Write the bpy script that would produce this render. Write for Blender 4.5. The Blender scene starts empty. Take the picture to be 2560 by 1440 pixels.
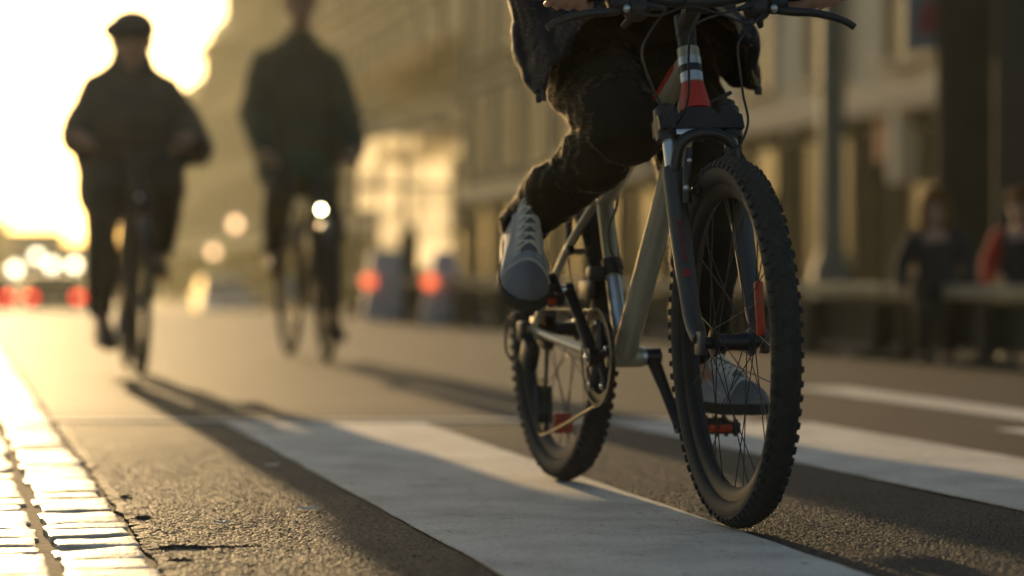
import bpy, bmesh, math, random
from math import sin, cos, pi, radians, sqrt, atan2
from mathutils import Vector, Matrix, noise, Quaternion
random.seed(7)
V = Vector
S = bpy.context.scene
COL = S.collection

# ------------------------------------------------------------ camera
FPX = 6200.0                       # focal length in pixels of a 2560 px wide frame (about 87 mm)
CAM_H = 0.47
cam_d = bpy.data.cameras.new("camera")
cam = bpy.data.objects.new("camera", cam_d)
COL.objects.link(cam)
cam.location = (0, 0, CAM_H)
cam.rotation_euler = (radians(90 - 0.4066), 0, 0)
cam_d.sensor_width = 36
cam_d.lens = 36 * FPX / 2560
cam_d.clip_start = 0.05
cam_d.clip_end = 3000
cam_d.dof.use_dof = True
cam_d.dof.focus_distance = 4.5
cam_d.dof.aperture_fstop = 2.0
S.camera = cam

# ------------------------------------------------------------ light
SUN_AZ = radians(13.85)             # to the left of the street ahead, low, behind the riders
SUN_EL = radians(8.0)
sun_dir = V((-sin(SUN_AZ) * cos(SUN_EL), cos(SUN_AZ) * cos(SUN_EL), sin(SUN_EL)))
W = bpy.data.worlds.new("World")
S.world = W
W.use_nodes = True
nt = W.node_tree
nt.nodes.clear()
sky = nt.nodes.new("ShaderNodeTexSky")
sky.sky_type = 'NISHITA'
sky.sun_disc = False
sky.sun_elevation = SUN_EL
sky.sun_rotation = -SUN_AZ
sky.air_density = 1.0
sky.dust_density = 1.5
bg = nt.nodes.new("ShaderNodeBackground")
bg.inputs[1].default_value = 0.12
wo = nt.nodes.new("ShaderNodeOutputWorld")
nt.links.new(sky.outputs[0], bg.inputs[0])
nt.links.new(bg.outputs[0], wo.inputs[0])
sl = bpy.data.lights.new("sun", 'SUN')
sl.energy = 4.8
sl.angle = radians(0.5)
sl.color = (1.0, 0.68, 0.33)
so = bpy.data.objects.new("sun", sl)
COL.objects.link(so)
so.rotation_euler = sun_dir.to_track_quat('Z', 'Y').to_euler()
so.location = (-10, 40, 20)
S.view_settings.view_transform = 'Standard'
S.view_settings.look = 'None'
S.view_settings.gamma = 1.0
S.view_settings.exposure = 0.1
S.render.engine = 'CYCLES'
S.cycles.use_denoising = True
S.cycles.max_bounces = 8
S.cycles.volume_bounces = 0
S.cycles.sample_clamp_indirect = 8

# ------------------------------------------------------------ materials
def mat(name, col, rough=0.6, metal=0.0, spec=0.5, var=0.0, vscale=8.0, bump=0.0, bscale=60.0, bdist=0.004,
        sheen=0.0, emit=None, estr=0.0, coat=0.0, trans=0.0, subs=0.0, col2=None):
    m = bpy.data.materials.new(name)
    m.use_nodes = True
    n = m.node_tree.nodes
    L = m.node_tree.links
    b = n["Principled BSDF"]
    b.inputs["Base Color"].default_value = (*col, 1)
    b.inputs["Roughness"].default_value = rough
    b.inputs["Metallic"].default_value = metal
    b.inputs["Specular IOR Level"].default_value = spec
    if sheen:
        b.inputs["Sheen Weight"].default_value = sheen
        b.inputs["Sheen Roughness"].default_value = 0.15
        b.inputs["Sheen Tint"].default_value = (1, .95, .85, 1)
    if coat:
        b.inputs["Coat Weight"].default_value = coat
        b.inputs["Coat Roughness"].default_value = 0.08
    if trans:
        b.inputs["Transmission Weight"].default_value = trans
    if subs:
        b.inputs["Subsurface Weight"].default_value = subs
        b.inputs["Subsurface Radius"].default_value = (0.02, 0.006, 0.003)
        b.inputs["Subsurface Scale"].default_value = 0.6
    if emit:
        b.inputs["Emission Color"].default_value = (*emit, 1)
        b.inputs["Emission Strength"].default_value = estr
    if var or bump:
        tc = n.new("ShaderNodeTexCoord")
    if var:
        nz = n.new("ShaderNodeTexNoise")
        nz.inputs["Scale"].default_value = vscale
        nz.inputs["Detail"].default_value = 6
        L.new(tc.outputs["Object"], nz.inputs["Vector"])
        mx = n.new("ShaderNodeMix")
        mx.data_type = 'RGBA'
        c2 = col2 or tuple(max(0, c * (1 - var)) for c in col)
        c1 = tuple(min(1, c * (1 + var)) for c in col) if not col2 else col
        mx.inputs[6].default_value = (*c2, 1)
        mx.inputs[7].default_value = (*c1, 1)
        rp = n.new("ShaderNodeMapRange")
        rp.inputs[1].default_value = 0.3
        rp.inputs[2].default_value = 0.7
        L.new(nz.outputs[0], rp.inputs[0])
        L.new(rp.outputs[0], mx.inputs[0])
        L.new(mx.outputs[2], b.inputs["Base Color"])
    if bump:
        nb = n.new("ShaderNodeTexNoise")
        nb.inputs["Scale"].default_value = bscale
        nb.inputs["Detail"].default_value = 5
        L.new(tc.outputs["Object"], nb.inputs["Vector"])
        bp = n.new("ShaderNodeBump")
        bp.inputs["Strength"].default_value = bump
        bp.inputs["Distance"].default_value = bdist
        L.new(nb.outputs[0], bp.inputs["Height"])
        L.new(bp.outputs[0], b.inputs["Normal"])
    return m

def cloth_translucent(name, col, tl):
    m = mat(name, col, 0.9, var=0.15, vscale=5)
    n, L = m.node_tree.nodes, m.node_tree.links
    t = n.new("ShaderNodeBsdfTranslucent")
    nz = n.new("ShaderNodeTexNoise")
    tc = n.new("ShaderNodeTexCoord")
    nz.inputs["Scale"].default_value = 3.5
    nz.inputs["Detail"].default_value = 4
    L.new(tc.outputs["Object"], nz.inputs["Vector"])
    cr = n.new("ShaderNodeValToRGB")
    cr.color_ramp.elements[0].position = 0.38
    cr.color_ramp.elements[0].color = (*[c * 0.45 for c in tl], 1)
    cr.color_ramp.elements[1].position = 0.62
    cr.color_ramp.elements[1].color = (*tl, 1)
    L.new(nz.outputs[0], cr.inputs[0])
    L.new(cr.outputs[0], t.inputs[0])
    mx = n.new("ShaderNodeMixShader")
    mx.inputs[0].default_value = 0.85
    out = n["Material Output"]
    L.new(n["Principled BSDF"].outputs[0], mx.inputs[1])
    L.new(t.outputs[0], mx.inputs[2])
    L.new(mx.outputs[0], out.inputs[0])
    return m

def asphalt():
    m = mat("asphalt", (0.05, 0.046, 0.040), 0.6, spec=0.22)
    n, L = m.node_tree.nodes, m.node_tree.links
    b = n["Principled BSDF"]
    tc = n.new("ShaderNodeTexCoord")
    vo = n.new("ShaderNodeTexVoronoi")
    vo.inputs["Scale"].default_value = 190
    L.new(tc.outputs["Object"], vo.inputs["Vector"])
    n1 = n.new("ShaderNodeTexNoise")
    n1.inputs["Scale"].default_value = 3
    n1.inputs["Detail"].default_value = 8
    L.new(tc.outputs["Object"], n1.inputs["Vector"])
    n2 = n.new("ShaderNodeTexNoise")
    n2.inputs["Scale"].default_value = 260
    n2.inputs["Detail"].default_value = 3
    L.new(tc.outputs["Object"], n2.inputs["Vector"])
    # aggregate stones: each cell its own grey
    cr = n.new("ShaderNodeValToRGB")
    cr.color_ramp.elements[0].position = 0.1
    cr.color_ramp.elements[0].color = (0.026, 0.022, 0.017, 1)
    cr.color_ramp.elements[1].position = 0.95
    cr.color_ramp.elements[1].color = (0.125, 0.10, 0.070, 1)
    L.new(vo.outputs["Color"], cr.inputs[0])
    mx = n.new("ShaderNodeMix")
    mx.data_type = 'RGBA'
    mx.blend_type = 'MULTIPLY'
    mx.inputs[0].default_value = 0.6
    L.new(cr.outputs[0], mx.inputs[6])
    mr = n.new("ShaderNodeMapRange")
    mr.inputs[1].default_value = 0.3
    mr.inputs[2].default_value = 0.7
    mr.inputs[3].default_value = 0.5
    mr.inputs[4].default_value = 1.25
    L.new(n1.outputs[0], mr.inputs[0])
    cmb = n.new("ShaderNodeCombineColor")
    for i in range(3):
        L.new(mr.outputs[0], cmb.inputs[i])
    L.new(cmb.outputs[0], mx.inputs[7])
    L.new(mx.outputs[2], b.inputs["Base Color"])
    b1 = n.new("ShaderNodeBump")
    b1.inputs["Strength"].default_value = 0.75
    b1.inputs["Distance"].default_value = 0.0022
    b1.invert = True
    L.new(vo.outputs["Distance"], b1.inputs["Height"])
    b2 = n.new("ShaderNodeBump")
    b2.inputs["Strength"].default_value = 0.5
    b2.inputs["Distance"].default_value = 0.002
    L.new(n2.outputs[0], b2.inputs["Height"])
    L.new(b1.outputs[0], b2.inputs["Normal"])
    L.new(b2.outputs[0], b.inputs["Normal"])
    rr = n.new("ShaderNodeMapRange")
    rr.inputs[3].default_value = 0.50
    rr.inputs[4].default_value = 0.85
    L.new(n2.outputs[0], rr.inputs[0])
    L.new(rr.outputs[0], b.inputs["Roughness"])
    return m

def road_paint():
    m = mat("road paint", (0.70, 0.70, 0.68), 0.75, spec=0.3)
    n, L = m.node_tree.nodes, m.node_tree.links
    b = n["Principled BSDF"]
    tc = n.new("ShaderNodeTexCoord")
    nz = n.new("ShaderNodeTexNoise")
    nz.inputs["Scale"].default_value = 5
    nz.inputs["Detail"].default_value = 9
    n3 = n.new("ShaderNodeTexNoise")
    n3.inputs["Scale"].default_value = 140
    n3.inputs["Detail"].default_value = 4
    for q in (nz, n3):
        L.new(tc.outputs["Object"], q.inputs["Vector"])
    cr = n.new("ShaderNodeValToRGB")
    cr.color_ramp.elements[0].position = 0.28
    cr.color_ramp.elements[0].color = (0.50, 0.47, 0.42, 1)
    cr.color_ramp.elements[1].position = 0.62
    cr.color_ramp.elements[1].color = (0.74, 0.70, 0.62, 1)
    L.new(nz.outputs[0], cr.inputs[0])
    c2 = n.new("ShaderNodeValToRGB")
    c2.color_ramp.elements[0].position = 0.30
    c2.color_ramp.elements[0].color = (0.35, 0.34, 0.33, 1)
    c2.color_ramp.elements[1].position = 0.42
    c2.color_ramp.elements[1].color = (1, 1, 1, 1)
    L.new(n3.outputs[0], c2.inputs[0])
    mx = n.new("ShaderNodeMix")
    mx.data_type = 'RGBA'
    mx.blend_type = 'MULTIPLY'
    mx.inputs[0].default_value = 0.8
    L.new(cr.outputs[0], mx.inputs[6])
    L.new(c2.outputs[0], mx.inputs[7])
    n4 = n.new("ShaderNodeTexNoise")
    n4.inputs["Scale"].default_value = 22
    n4.inputs["Detail"].default_value = 8
    n4.inputs["Roughness"].default_value = 0.7
    L.new(tc.outputs["Object"], n4.inputs["Vector"])
    c4 = n.new("ShaderNodeValToRGB")
    c4.color_ramp.elements[0].position = 0.30
    c4.color_ramp.elements[0].color = (0.10, 0.095, 0.085, 1)
    c4.color_ramp.elements[1].position = 0.40
    c4.color_ramp.elements[1].color = (1, 1, 1, 1)
    L.new(n4.outputs[0], c4.inputs[0])
    vk = n.new("ShaderNodeTexVoronoi")
    vk.feature = 'DISTANCE_TO_EDGE'
    vk.inputs["Scale"].default_value = 2.2
    nw = n.new("ShaderNodeMix")
    nw.data_type = 'VECTOR'
    nw.inputs[0].default_value = 0.12
    L.new(tc.outputs["Object"], nw.inputs[4])
    L.new(n4.outputs[1], nw.inputs[5])
    L.new(nw.outputs[1], vk.inputs["Vector"])
    ck = n.new("ShaderNodeValToRGB")
    ck.color_ramp.elements[0].position = 0.0
    ck.color_ramp.elements[0].color = (0.35, 0.34, 0.32, 1)
    ck.color_ramp.elements[1].position = 0.008
    ck.color_ramp.elements[1].color = (1, 1, 1, 1)
    L.new(vk.outputs["Distance"], ck.inputs[0])
    m4 = n.new("ShaderNodeMix"); m4.data_type = 'RGBA'; m4.blend_type = 'MULTIPLY'; m4.inputs[0].default_value = 0.75
    m5 = n.new("ShaderNodeMix"); m5.data_type = 'RGBA'; m5.blend_type = 'MULTIPLY'; m5.inputs[0].default_value = 0.5
    L.new(mx.outputs[2], m4.inputs[6]); L.new(c4.outputs[0], m4.inputs[7])
    L.new(m4.outputs[2], m5.inputs[6]); L.new(ck.outputs[0], m5.inputs[7])
    L.new(m5.outputs[2], b.inputs["Base Color"])
    bp = n.new("ShaderNodeBump")
    bp.inputs["Strength"].default_value = 0.35
    bp.inputs["Distance"].default_value = 0.0015
    L.new(n3.outputs[0], bp.inputs["Height"])
    L.new(bp.outputs[0], b.inputs["Normal"])
    return m

M = {}
M['asphalt'] = asphalt()
M['paint'] = road_paint()
M['sett'] = mat("granite sett", (0.58, 0.54, 0.46), 0.52, spec=0.5, var=0.28, vscale=22, bump=0.7, bscale=110, bdist=0.003)
M['joint'] = mat("sandy joint", (0.24, 0.18, 0.11), 0.9, var=0.4, vscale=60, bump=0.9, bscale=160, bdist=0.004)
M['paving'] = mat("paving", (0.25, 0.23, 0.2), 0.7, var=0.2, bump=0.3, bscale=20)
M['soil'] = mat("ground", (0.08, 0.075, 0.065), 0.9, var=0.2)
M['rubber'] = mat("black rubber", (0.028, 0.027, 0.023), 0.75, var=0.3, vscale=30, bump=0.3, bscale=120, bdist=0.001)
M['blackmetal'] = mat("black metal", (0.022, 0.022, 0.022), 0.38, spec=0.5, var=0.2, vscale=20)
M['blackplastic'] = mat("black plastic", (0.02, 0.02, 0.021), 0.5, var=0.2, vscale=30)
M['forkleg'] = mat('satin black fork', (0.022, 0.022, 0.022), 0.5, spec=0.9, var=0.2, vscale=20)
M['glint'] = mat('polished steel', (0.75, 0.72, 0.66), 0.16, metal=1.0, var=0.05)
M['steel'] = mat("steel", (0.55, 0.53, 0.50), 0.28, metal=1.0, var=0.15, vscale=40)
M['spoke'] = mat("dark spoke steel", (0.06, 0.045, 0.04), 0.45, metal=0.6, var=0.1)
M['chain'] = mat('oily steel chain', (0.10, 0.085, 0.065), 0.35, metal=1.0, var=0.3, vscale=80)
M['rim'] = mat("black rim", (0.016, 0.016, 0.016), 0.6, spec=0.3, var=0.2, vscale=30)
M['silver'] = mat("silver alloy", (0.60, 0.61, 0.62), 0.35, metal=0.9, var=0.1, vscale=40)
M['frame'] = mat("taupe frame paint", (0.42, 0.38, 0.28), 0.34, metal=0.25, var=0.12, vscale=15, coat=0.5)
M['red'] = mat("red anodised", (0.55, 0.035, 0.02), 0.4, var=0.1)
M['reflector'] = mat("orange reflector", (0.50, 0.05, 0.012), 0.25, var=0.15, vscale=90, bump=0.4, bscale=300)
M['trouser'] = mat("black trouser cloth", (0.015, 0.0145, 0.010), 0.85, var=0.25, vscale=14, bump=0.5, bscale=220, bdist=0.0006, sheen=0.25, spec=0.2)
M['jacket'] = mat("navy jacket cloth", (0.008, 0.012, 0.022), 0.7, spec=0.3, var=0.25, vscale=10, bump=0.4, bscale=90, bdist=0.0010, sheen=0.3)
M['lining'] = mat("tan piping", (0.30, 0.25, 0.17), 0.8, var=0.2)
M['skin'] = mat("skin", (0.42, 0.23, 0.15), 0.5, subs=0.5, var=0.1)
M['hair'] = mat("dark hair", (0.03, 0.02, 0.015), 0.5, var=0.4, vscale=60, bump=0.6, bscale=150)
M['brownhair'] = mat("auburn hair", (0.15, 0.06, 0.016), 0.85, spec=0.15, var=0.4, vscale=40, bump=0.6, bscale=120)
M['canvas'] = mat("grey canvas shoe", (0.34, 0.34, 0.35), 0.85, var=0.15, vscale=20, bump=0.5, bscale=250, bdist=0.001)
M['canvas2'] = mat('light grey canvas', (0.46, 0.46, 0.46), 0.85, var=0.15, vscale=30, bump=0.4, bscale=250, bdist=0.001)
M['toecap'] = mat("dark grey rubber", (0.15, 0.15, 0.155), 0.6, var=0.2)
M['eye'] = mat("eye", (0.05, 0.04, 0.03), 0.2)
M['coat'] = mat("dark grey coat", (0.085, 0.080, 0.066), 0.85, var=0.2, vscale=6, sheen=0.25)
M['olive'] = mat("dark olive jacket", (0.065, 0.070, 0.043), 0.85, var=0.2, vscale=6, sheen=0.2)
M['green'] = mat("green knit", (0.045, 0.115, 0.065), 0.9, var=0.2, vscale=20)
M['darktrouser'] = mat("dark trousers", (0.05, 0.046, 0.035), 0.9, var=0.2)
M['leather'] = mat("brown leather", (0.05, 0.03, 0.02), 0.5, var=0.2)
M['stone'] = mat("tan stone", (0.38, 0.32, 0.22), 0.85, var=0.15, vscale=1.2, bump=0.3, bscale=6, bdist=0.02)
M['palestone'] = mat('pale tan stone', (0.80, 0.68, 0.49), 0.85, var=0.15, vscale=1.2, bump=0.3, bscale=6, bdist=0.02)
M['black'] = mat('doorway recess shade', (0.010, 0.010, 0.008), 0.8, spec=0.2, var=0.2)  # near-black colour carries the shade inside the doorways
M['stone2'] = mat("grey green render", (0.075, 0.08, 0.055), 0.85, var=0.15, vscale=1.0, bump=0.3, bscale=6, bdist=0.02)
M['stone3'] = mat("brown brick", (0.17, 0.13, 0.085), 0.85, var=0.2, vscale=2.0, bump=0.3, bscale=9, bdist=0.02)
M['trim'] = mat("pale trim", (0.50, 0.42, 0.32), 0.8, var=0.1, vscale=2)
M['glass'] = mat("dark window glass", (0.014, 0.015, 0.012), 0.25, spec=0.25, var=0.3, vscale=0.8)
M['roof'] = mat("slate roof", (0.08, 0.075, 0.07), 0.7, var=0.2, vscale=4)
M['darkstone'] = mat("dark stone", (0.060, 0.052, 0.036), 0.85, var=0.25, vscale=3, bump=0.4, bscale=12, bdist=0.01)
M['post'] = mat("grey painted post", (0.14, 0.125, 0.09), 0.6, var=0.2, vscale=6)
M['wood'] = mat("pale timber", (0.42, 0.33, 0.20), 0.75, var=0.25, vscale=6, bump=0.3, bscale=20)
M['darkboard'] = mat("dark board", (0.035, 0.035, 0.024), 0.8, var=0.25, vscale=5)
M['canopy'] = cloth_translucent("canopy cloth", (0.7, 0.62, 0.48), (0.97, 0.92, 0.78))
M['awning'] = cloth_translucent("tan awning", (0.45, 0.32, 0.18), (0.75, 0.52, 0.28))  # translucent cloth for the strips and awnings added as sunlit patches
M['plastic'] = mat("pale blue plastic", (0.40, 0.42, 0.46), 0.5, var=0.12, vscale=4)
M['car_silver'] = mat("silver car paint", (0.30, 0.31, 0.33), 0.16, metal=0.4, coat=0.6, var=0.05)
M['car_dark'] = mat("dark car paint", (0.04, 0.042, 0.05), 0.14, coat=0.8, var=0.05)
M['car_red'] = mat("maroon car paint", (0.12, 0.02, 0.02), 0.16, coat=0.8, var=0.05)
M['carglass'] = mat("car glass", (0.015, 0.017, 0.018), 0.08, spec=0.6, var=0.1)
M['tail'] = mat("lit tail lamp", (0.5, 0.02, 0.01), 0.3, emit=(1.0, 0.02, 0.01), estr=5)
M['head'] = mat("lit head lamp", (0.9, 0.9, 0.8), 0.2, emit=(1.0, 0.86, 0.55), estr=8)
M['amber'] = mat("lit red-orange lamp", (0.6, 0.15, 0.06), 0.3, emit=(1.0, 0.16, 0.06), estr=1.5)
M['warmlamp'] = mat("lit wall lamp", (0.8, 0.6, 0.4), 0.3, emit=(1.0, 0.62, 0.32), estr=4.0)
M['globe'] = mat('lit globe', (0.9, 0.85, 0.7), 0.3, emit=(1.0, 0.90, 0.62), estr=8)  # glow of the globes added as sun glints
M['bikelamp'] = mat("lit bicycle lamp", (0.9, 0.9, 0.8), 0.2, emit=(1.0, 0.90, 0.50), estr=45)
M['truck'] = mat("grey truck box", (0.35, 0.35, 0.36), 0.6, var=0.1, vscale=2)
M['signblue'] = mat("grey blue sign panel", (0.17, 0.18, 0.22), 0.5, var=0.1, vscale=3)
M['signred'] = mat("sign red", (0.36, 0.04, 0.04), 0.5, var=0.1)
M['redcloth'] = mat("red jacket", (0.50, 0.04, 0.02), 0.8, var=0.2, vscale=8, sheen=0.2)
M['navy'] = mat("dark navy jacket", (0.02, 0.02, 0.026), 0.85, var=0.2)
M['tancloth'] = mat("tan cloth", (0.50, 0.34, 0.17), 0.8, var=0.15)
M['paper'] = mat("paper", (0.72, 0.66, 0.55), 0.7, var=0.08, vscale=30)
M['bottle'] = mat("blue grey plastic", (0.10, 0.13, 0.16), 0.4, var=0.1)

# ------------------------------------------------------------ mesh helpers
class MB:
    def __init__(self):
        self.v, self.f = [], []

    def add(self, verts, faces, mtx=None):
        o = len(self.v)
        self.v += [(mtx @ V(p)) if mtx else V(p) for p in verts]
        self.f += [tuple(i + o for i in q) for q in faces]
        return self

    def box(self, c, s, mtx=None, bev=0.0, rot=None):
        bm = bmesh.new()
        bmesh.ops.create_cube(bm, size=1)
        for v in bm.verts:
            v.co = V((v.co.x * s[0], v.co.y * s[1], v.co.z * s[2]))
        if bev:
            bmesh.ops.bevel(bm, geom=bm.edges[:], offset=bev, segments=2, affect='EDGES', profile=0.5)
        t = Matrix.Translation(V(c))
        if rot is not None:
            t = t @ (rot if len(rot) == 4 else rot.to_4x4())
        if mtx:
            t = mtx @ t
        bm.verts.index_update()
        self.add([v.co for v in bm.verts], [[v.index for v in f.verts] for f in bm.faces], t)
        bm.free()
        return self

    def tube(self, pts, r, n=12, mtx=None, sub=0, cap=True, flat=None, closed=False):
        pts = [V(p) for p in pts]
        rs = list(r) if hasattr(r, '__len__') else [r] * len(pts)
        if sub:
            P, R = [], []
            m = len(pts)
            for i in range(m - 1):
                p0 = pts[max(i - 1, 0)]; p1 = pts[i]; p2 = pts[i + 1]; p3 = pts[min(i + 2, m - 1)]
                for k in range(sub):
                    t = k / sub
                    P.append(0.5 * ((2 * p1) + (p2 - p0) * t + (2 * p0 - 5 * p1 + 4 * p2 - p3) * t * t + (3 * p1 - p0 - 3 * p2 + p3) * t ** 3))
                    R.append(rs[i] * (1 - t) + rs[i + 1] * t)
            P.append(pts[-1]); R.append(rs[-1])
            pts, rs = P, R
        m = len(pts)
        verts, faces = [], []
        t0 = (pts[1] - pts[0]).normalized()
        up = V((0, 0, 1)) if abs(t0.z) < 0.9 else V((1, 0, 0))
        a = t0.cross(up).normalized()
        prev = t0
        for i in range(m):
            if closed:
                t = (pts[(i + 1) % m] - pts[i - 1]).normalized()
            else:
                t = (pts[min(i + 1, m - 1)] - pts[max(i - 1, 0)]).normalized()
            q = prev.rotation_difference(t)
            a = (q @ a).normalized()
            a = (a - t * a.dot(t)).normalized()
            b = t.cross(a)
            prev = t
            for k in range(n):
                w = 2 * pi * k / n
                fl = flat if flat else 1.0
                verts.append(pts[i] + rs[i] * (cos(w) * a + sin(w) * fl * b))
        for i in range(m if closed else m - 1):
            j = (i + 1) % m
            for k in range(n):
                faces.append((i * n + k, i * n + (k + 1) % n, j * n + (k + 1) % n, j * n + k))
        if cap and not closed:
            faces.append(tuple(range(n - 1, -1, -1)))
            faces.append(tuple((m - 1) * n + k for k in range(n)))
        return self.add(verts, faces, mtx)

    def lathe(self, prof, n=32, mtx=None, closed=False):
        # prof: (radius, height) revolved about Z
        verts, faces = [], []
        m = len(prof)
        for k in range(n):
            w = 2 * pi * k / n
            for r, h in prof:
                verts.append((r * cos(w), r * sin(w), h))
        for k in range(n):
            k2 = (k + 1) % n
            for i in range(m if closed else m - 1):
                j = (i + 1) % m
                faces.append((k * m + i, k2 * m + i, k2 * m + j, k * m + j))
        if not closed:
            if prof[0][0] > 1e-6:
                faces.append(tuple(k * m for k in range(n - 1, -1, -1)))
            if prof[-1][0] > 1e-6:
                faces.append(tuple(k * m + m - 1 for k in range(n)))
        return self.add(verts, faces, mtx)

    def ball(self, c, r, n=12, mtx=None, rot=None):
        rr = r if hasattr(r, '__len__') else (r, r, r)
        prof = [(max(sin(pi * i / n), 1e-7), -cos(pi * i / n)) for i in range(n + 1)]
        t = Matrix.Translation(V(c))
        if rot is not None:
            t = t @ rot.to_4x4()
        t = t @ Matrix.Diagonal((*rr, 1))
        if mtx:
            t = mtx @ t
        prof[0] = (0.02, -1); prof[-1] = (0.02, 1)
        return self.lathe(prof, 2 * n, t)

    def taper(self, p0, p1, r0, r1, n=14):
        p0, p1 = V(p0), V(p1)
        ax = (p1 - p0)
        L = ax.length
        prof = []
        for i in range(6):
            a = -pi / 2 + (pi / 2) * i / 5
            prof.append((max(r0 * cos(a), r0 * 0.05), r0 * sin(a)))
        for i in range(6):
            a = (pi / 2) * i / 5
            prof.append((max(r1 * cos(a), r1 * 0.05), L + r1 * sin(a)))
        t = Matrix.Translation(p0) @ ax.to_track_quat('Z', 'Y').to_matrix().to_4x4()
        return self.lathe(prof, n, t)

    def loft(self, rings, cap=True, mtx=None):
        n = len(rings[0])
        verts = [p for r in rings for p in r]
        faces = []
        for i in range(len(rings) - 1):
            for k in range(n):
                faces.append((i * n + k, i * n + (k + 1) % n, (i + 1) * n + (k + 1) % n, (i + 1) * n + k))
        if cap:
            faces.append(tuple(range(n - 1, -1, -1)))
            faces.append(tuple((len(rings) - 1) * n + k for k in range(n)))
        return self.add(verts, faces, mtx)

    def mesh(self, name, smooth=True, ang=40):
        me = bpy.data.meshes.new(name)
        me.from_pydata([tuple(p) for p in self.v], [], self.f)
        me.validate()
        if smooth and len(me.polygons):
            me.polygons.foreach_set("use_smooth", [True] * len(me.polygons))
            me.set_sharp_from_angle(angle=radians(ang))
        me.update()
        return me

    def build(self, name, material, parent=None, smooth=True, ang=40, label=None):
        return link(name, self.mesh(name, smooth, ang), material, parent, label)

def link(name, me, material, parent=None, label=None):
    ob = bpy.data.objects.new(name, me)
    if material is not None:
        me.materials.clear()
        me.materials.append(material)
    COL.objects.link(ob)
    if parent is not None:
        ob.parent = parent
    if label:
        ob['label'] = label
    return ob

def tag(o, label=None, cat=None, group=None, kind=None):
    if label: o['label'] = label
    if cat: o['category'] = cat
    if group: o['group'] = group
    if kind: o['kind'] = kind
    return o

def thing(name, label, cat, loc=(0, 0, 0), rz=0.0, group=None):
    o = bpy.data.objects.new(name, None)
    COL.objects.link(o)
    o.location = loc
    o.rotation_euler = (0, 0, rz)
    o.empty_display_size = 0.1
    return tag(o, label, cat, group)

def fuse(mb, voxel, smooth=4, disp=None):
    me = mb.mesh("tmp", False)
    ob = bpy.data.objects.new("tmp", me)
    COL.objects.link(ob)
    md = ob.modifiers.new("r", 'REMESH')
    md.mode = 'VOXEL'
    md.voxel_size = voxel
    if smooth:
        ms = ob.modifiers.new("s", 'SMOOTH')
        ms.iterations = smooth
        ms.factor = 0.5
    dg = bpy.context.evaluated_depsgraph_get()
    dg.update()
    out = bpy.data.meshes.new_from_object(ob.evaluated_get(dg))
    bpy.data.objects.remove(ob)
    bpy.data.meshes.remove(me)
    if disp:
        out.update()
        nn = [v.normal.copy() for v in out.vertices]
        for v, q in zip(out.vertices, nn):
            v.co += q * disp(v.co)
    out.polygons.foreach_set("use_smooth", [True] * len(out.polygons))
    out.update()
    return out

def folds(amp, fx, fz, seed=0.0):
    def f(p):
        q = V((p.x * fx + seed, p.y * fx, p.z * fz))
        q2 = V((p.x * fx * 2.7, p.y * fx * 2.7 + seed, p.z * fz * 2.3))
        a = noise.noise(q) * 1.5
        b = 1 - abs(noise.noise(q2)) * 2.2
        return amp * (0.75 * a + 0.28 * b - 0.2)
    return f

def ik(a, b, l1, l2, pole):
    a, b, pole = V(a), V(b), V(pole)
    d = b - a
    L = min(d.length, (l1 + l2) * 0.999)
    x = (l1 * l1 - l2 * l2 + L * L) / (2 * L)
    h = sqrt(max(l1 * l1 - x * x, 0))
    dn = d.normalized()
    p = (pole - dn * pole.dot(dn)).normalized()
    return a + dn * x + p * h

def at(px, d, z=0.0):
    return V(((px - 1280) / FPX * d, d, z))

ST = radians(12.9)                                   # the street runs 12.9 degrees left of straight ahead
def uv(u, v, z=0.0):
    return V((-sin(ST) * u + cos(ST) * v, cos(ST) * u + sin(ST) * v, z))
def to_uv(p):
    return (-sin(ST) * p[0] + cos(ST) * p[1], cos(ST) * p[0] + sin(ST) * p[1])
def gz(u):                                           # the road falls away beyond a low crest
    if u < 27: return 0.0
    t = u - 27
    if t < 8: return -0.026 * t * t / 16
    if t < 60: return -0.026 * (t - 4)
    return -0.026 * 56
def ground_at(p):
    return gz(to_uv(p)[0])

# ------------------------------------------------------------ the setting
def us_list():
    out = [-4.0]
    while out[-1] < 8: out.append(out[-1] + 0.12)
    while out[-1] < 30: out.append(out[-1] + 0.5)
    while out[-1] < 120: out.append(out[-1] + 2)
    out += [160, 250, 420]
    return out

def sheet(v0f, v1f, dz, us, name, m):
    mb = MB()
    vs = []
    for u in us:
        a = uv(u, v0f(u), gz(u) + dz); b = uv(u, v1f(u), gz(u) + dz)
        vs += [a, b]
    fs = [(2 * i, 2 * i + 1, 2 * i + 3, 2 * i + 2) for i in range(len(us) - 1)]
    mb.add(vs, fs)
    return mb.build(name, m, smooth=False)

U = us_list()
gme = MB().add([(-1500, -300, -1.75), (1500, -300, -1.75), (1500, 2500, -1.75), (-1500, 2500, -1.75)], [(0, 1, 2, 3)])
tag(gme.build('ground', M['soil'], smooth=False), 'dark open ground reaching to the horizon beyond the street', 'ground', kind='structure')

def edge(u):
    e = 0.333 + 0.009 * noise.noise(V((u * 9, 1.3, 0))) + 0.008 * noise.noise(V((u * 31, 7.1, 0)))
    return e
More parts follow.
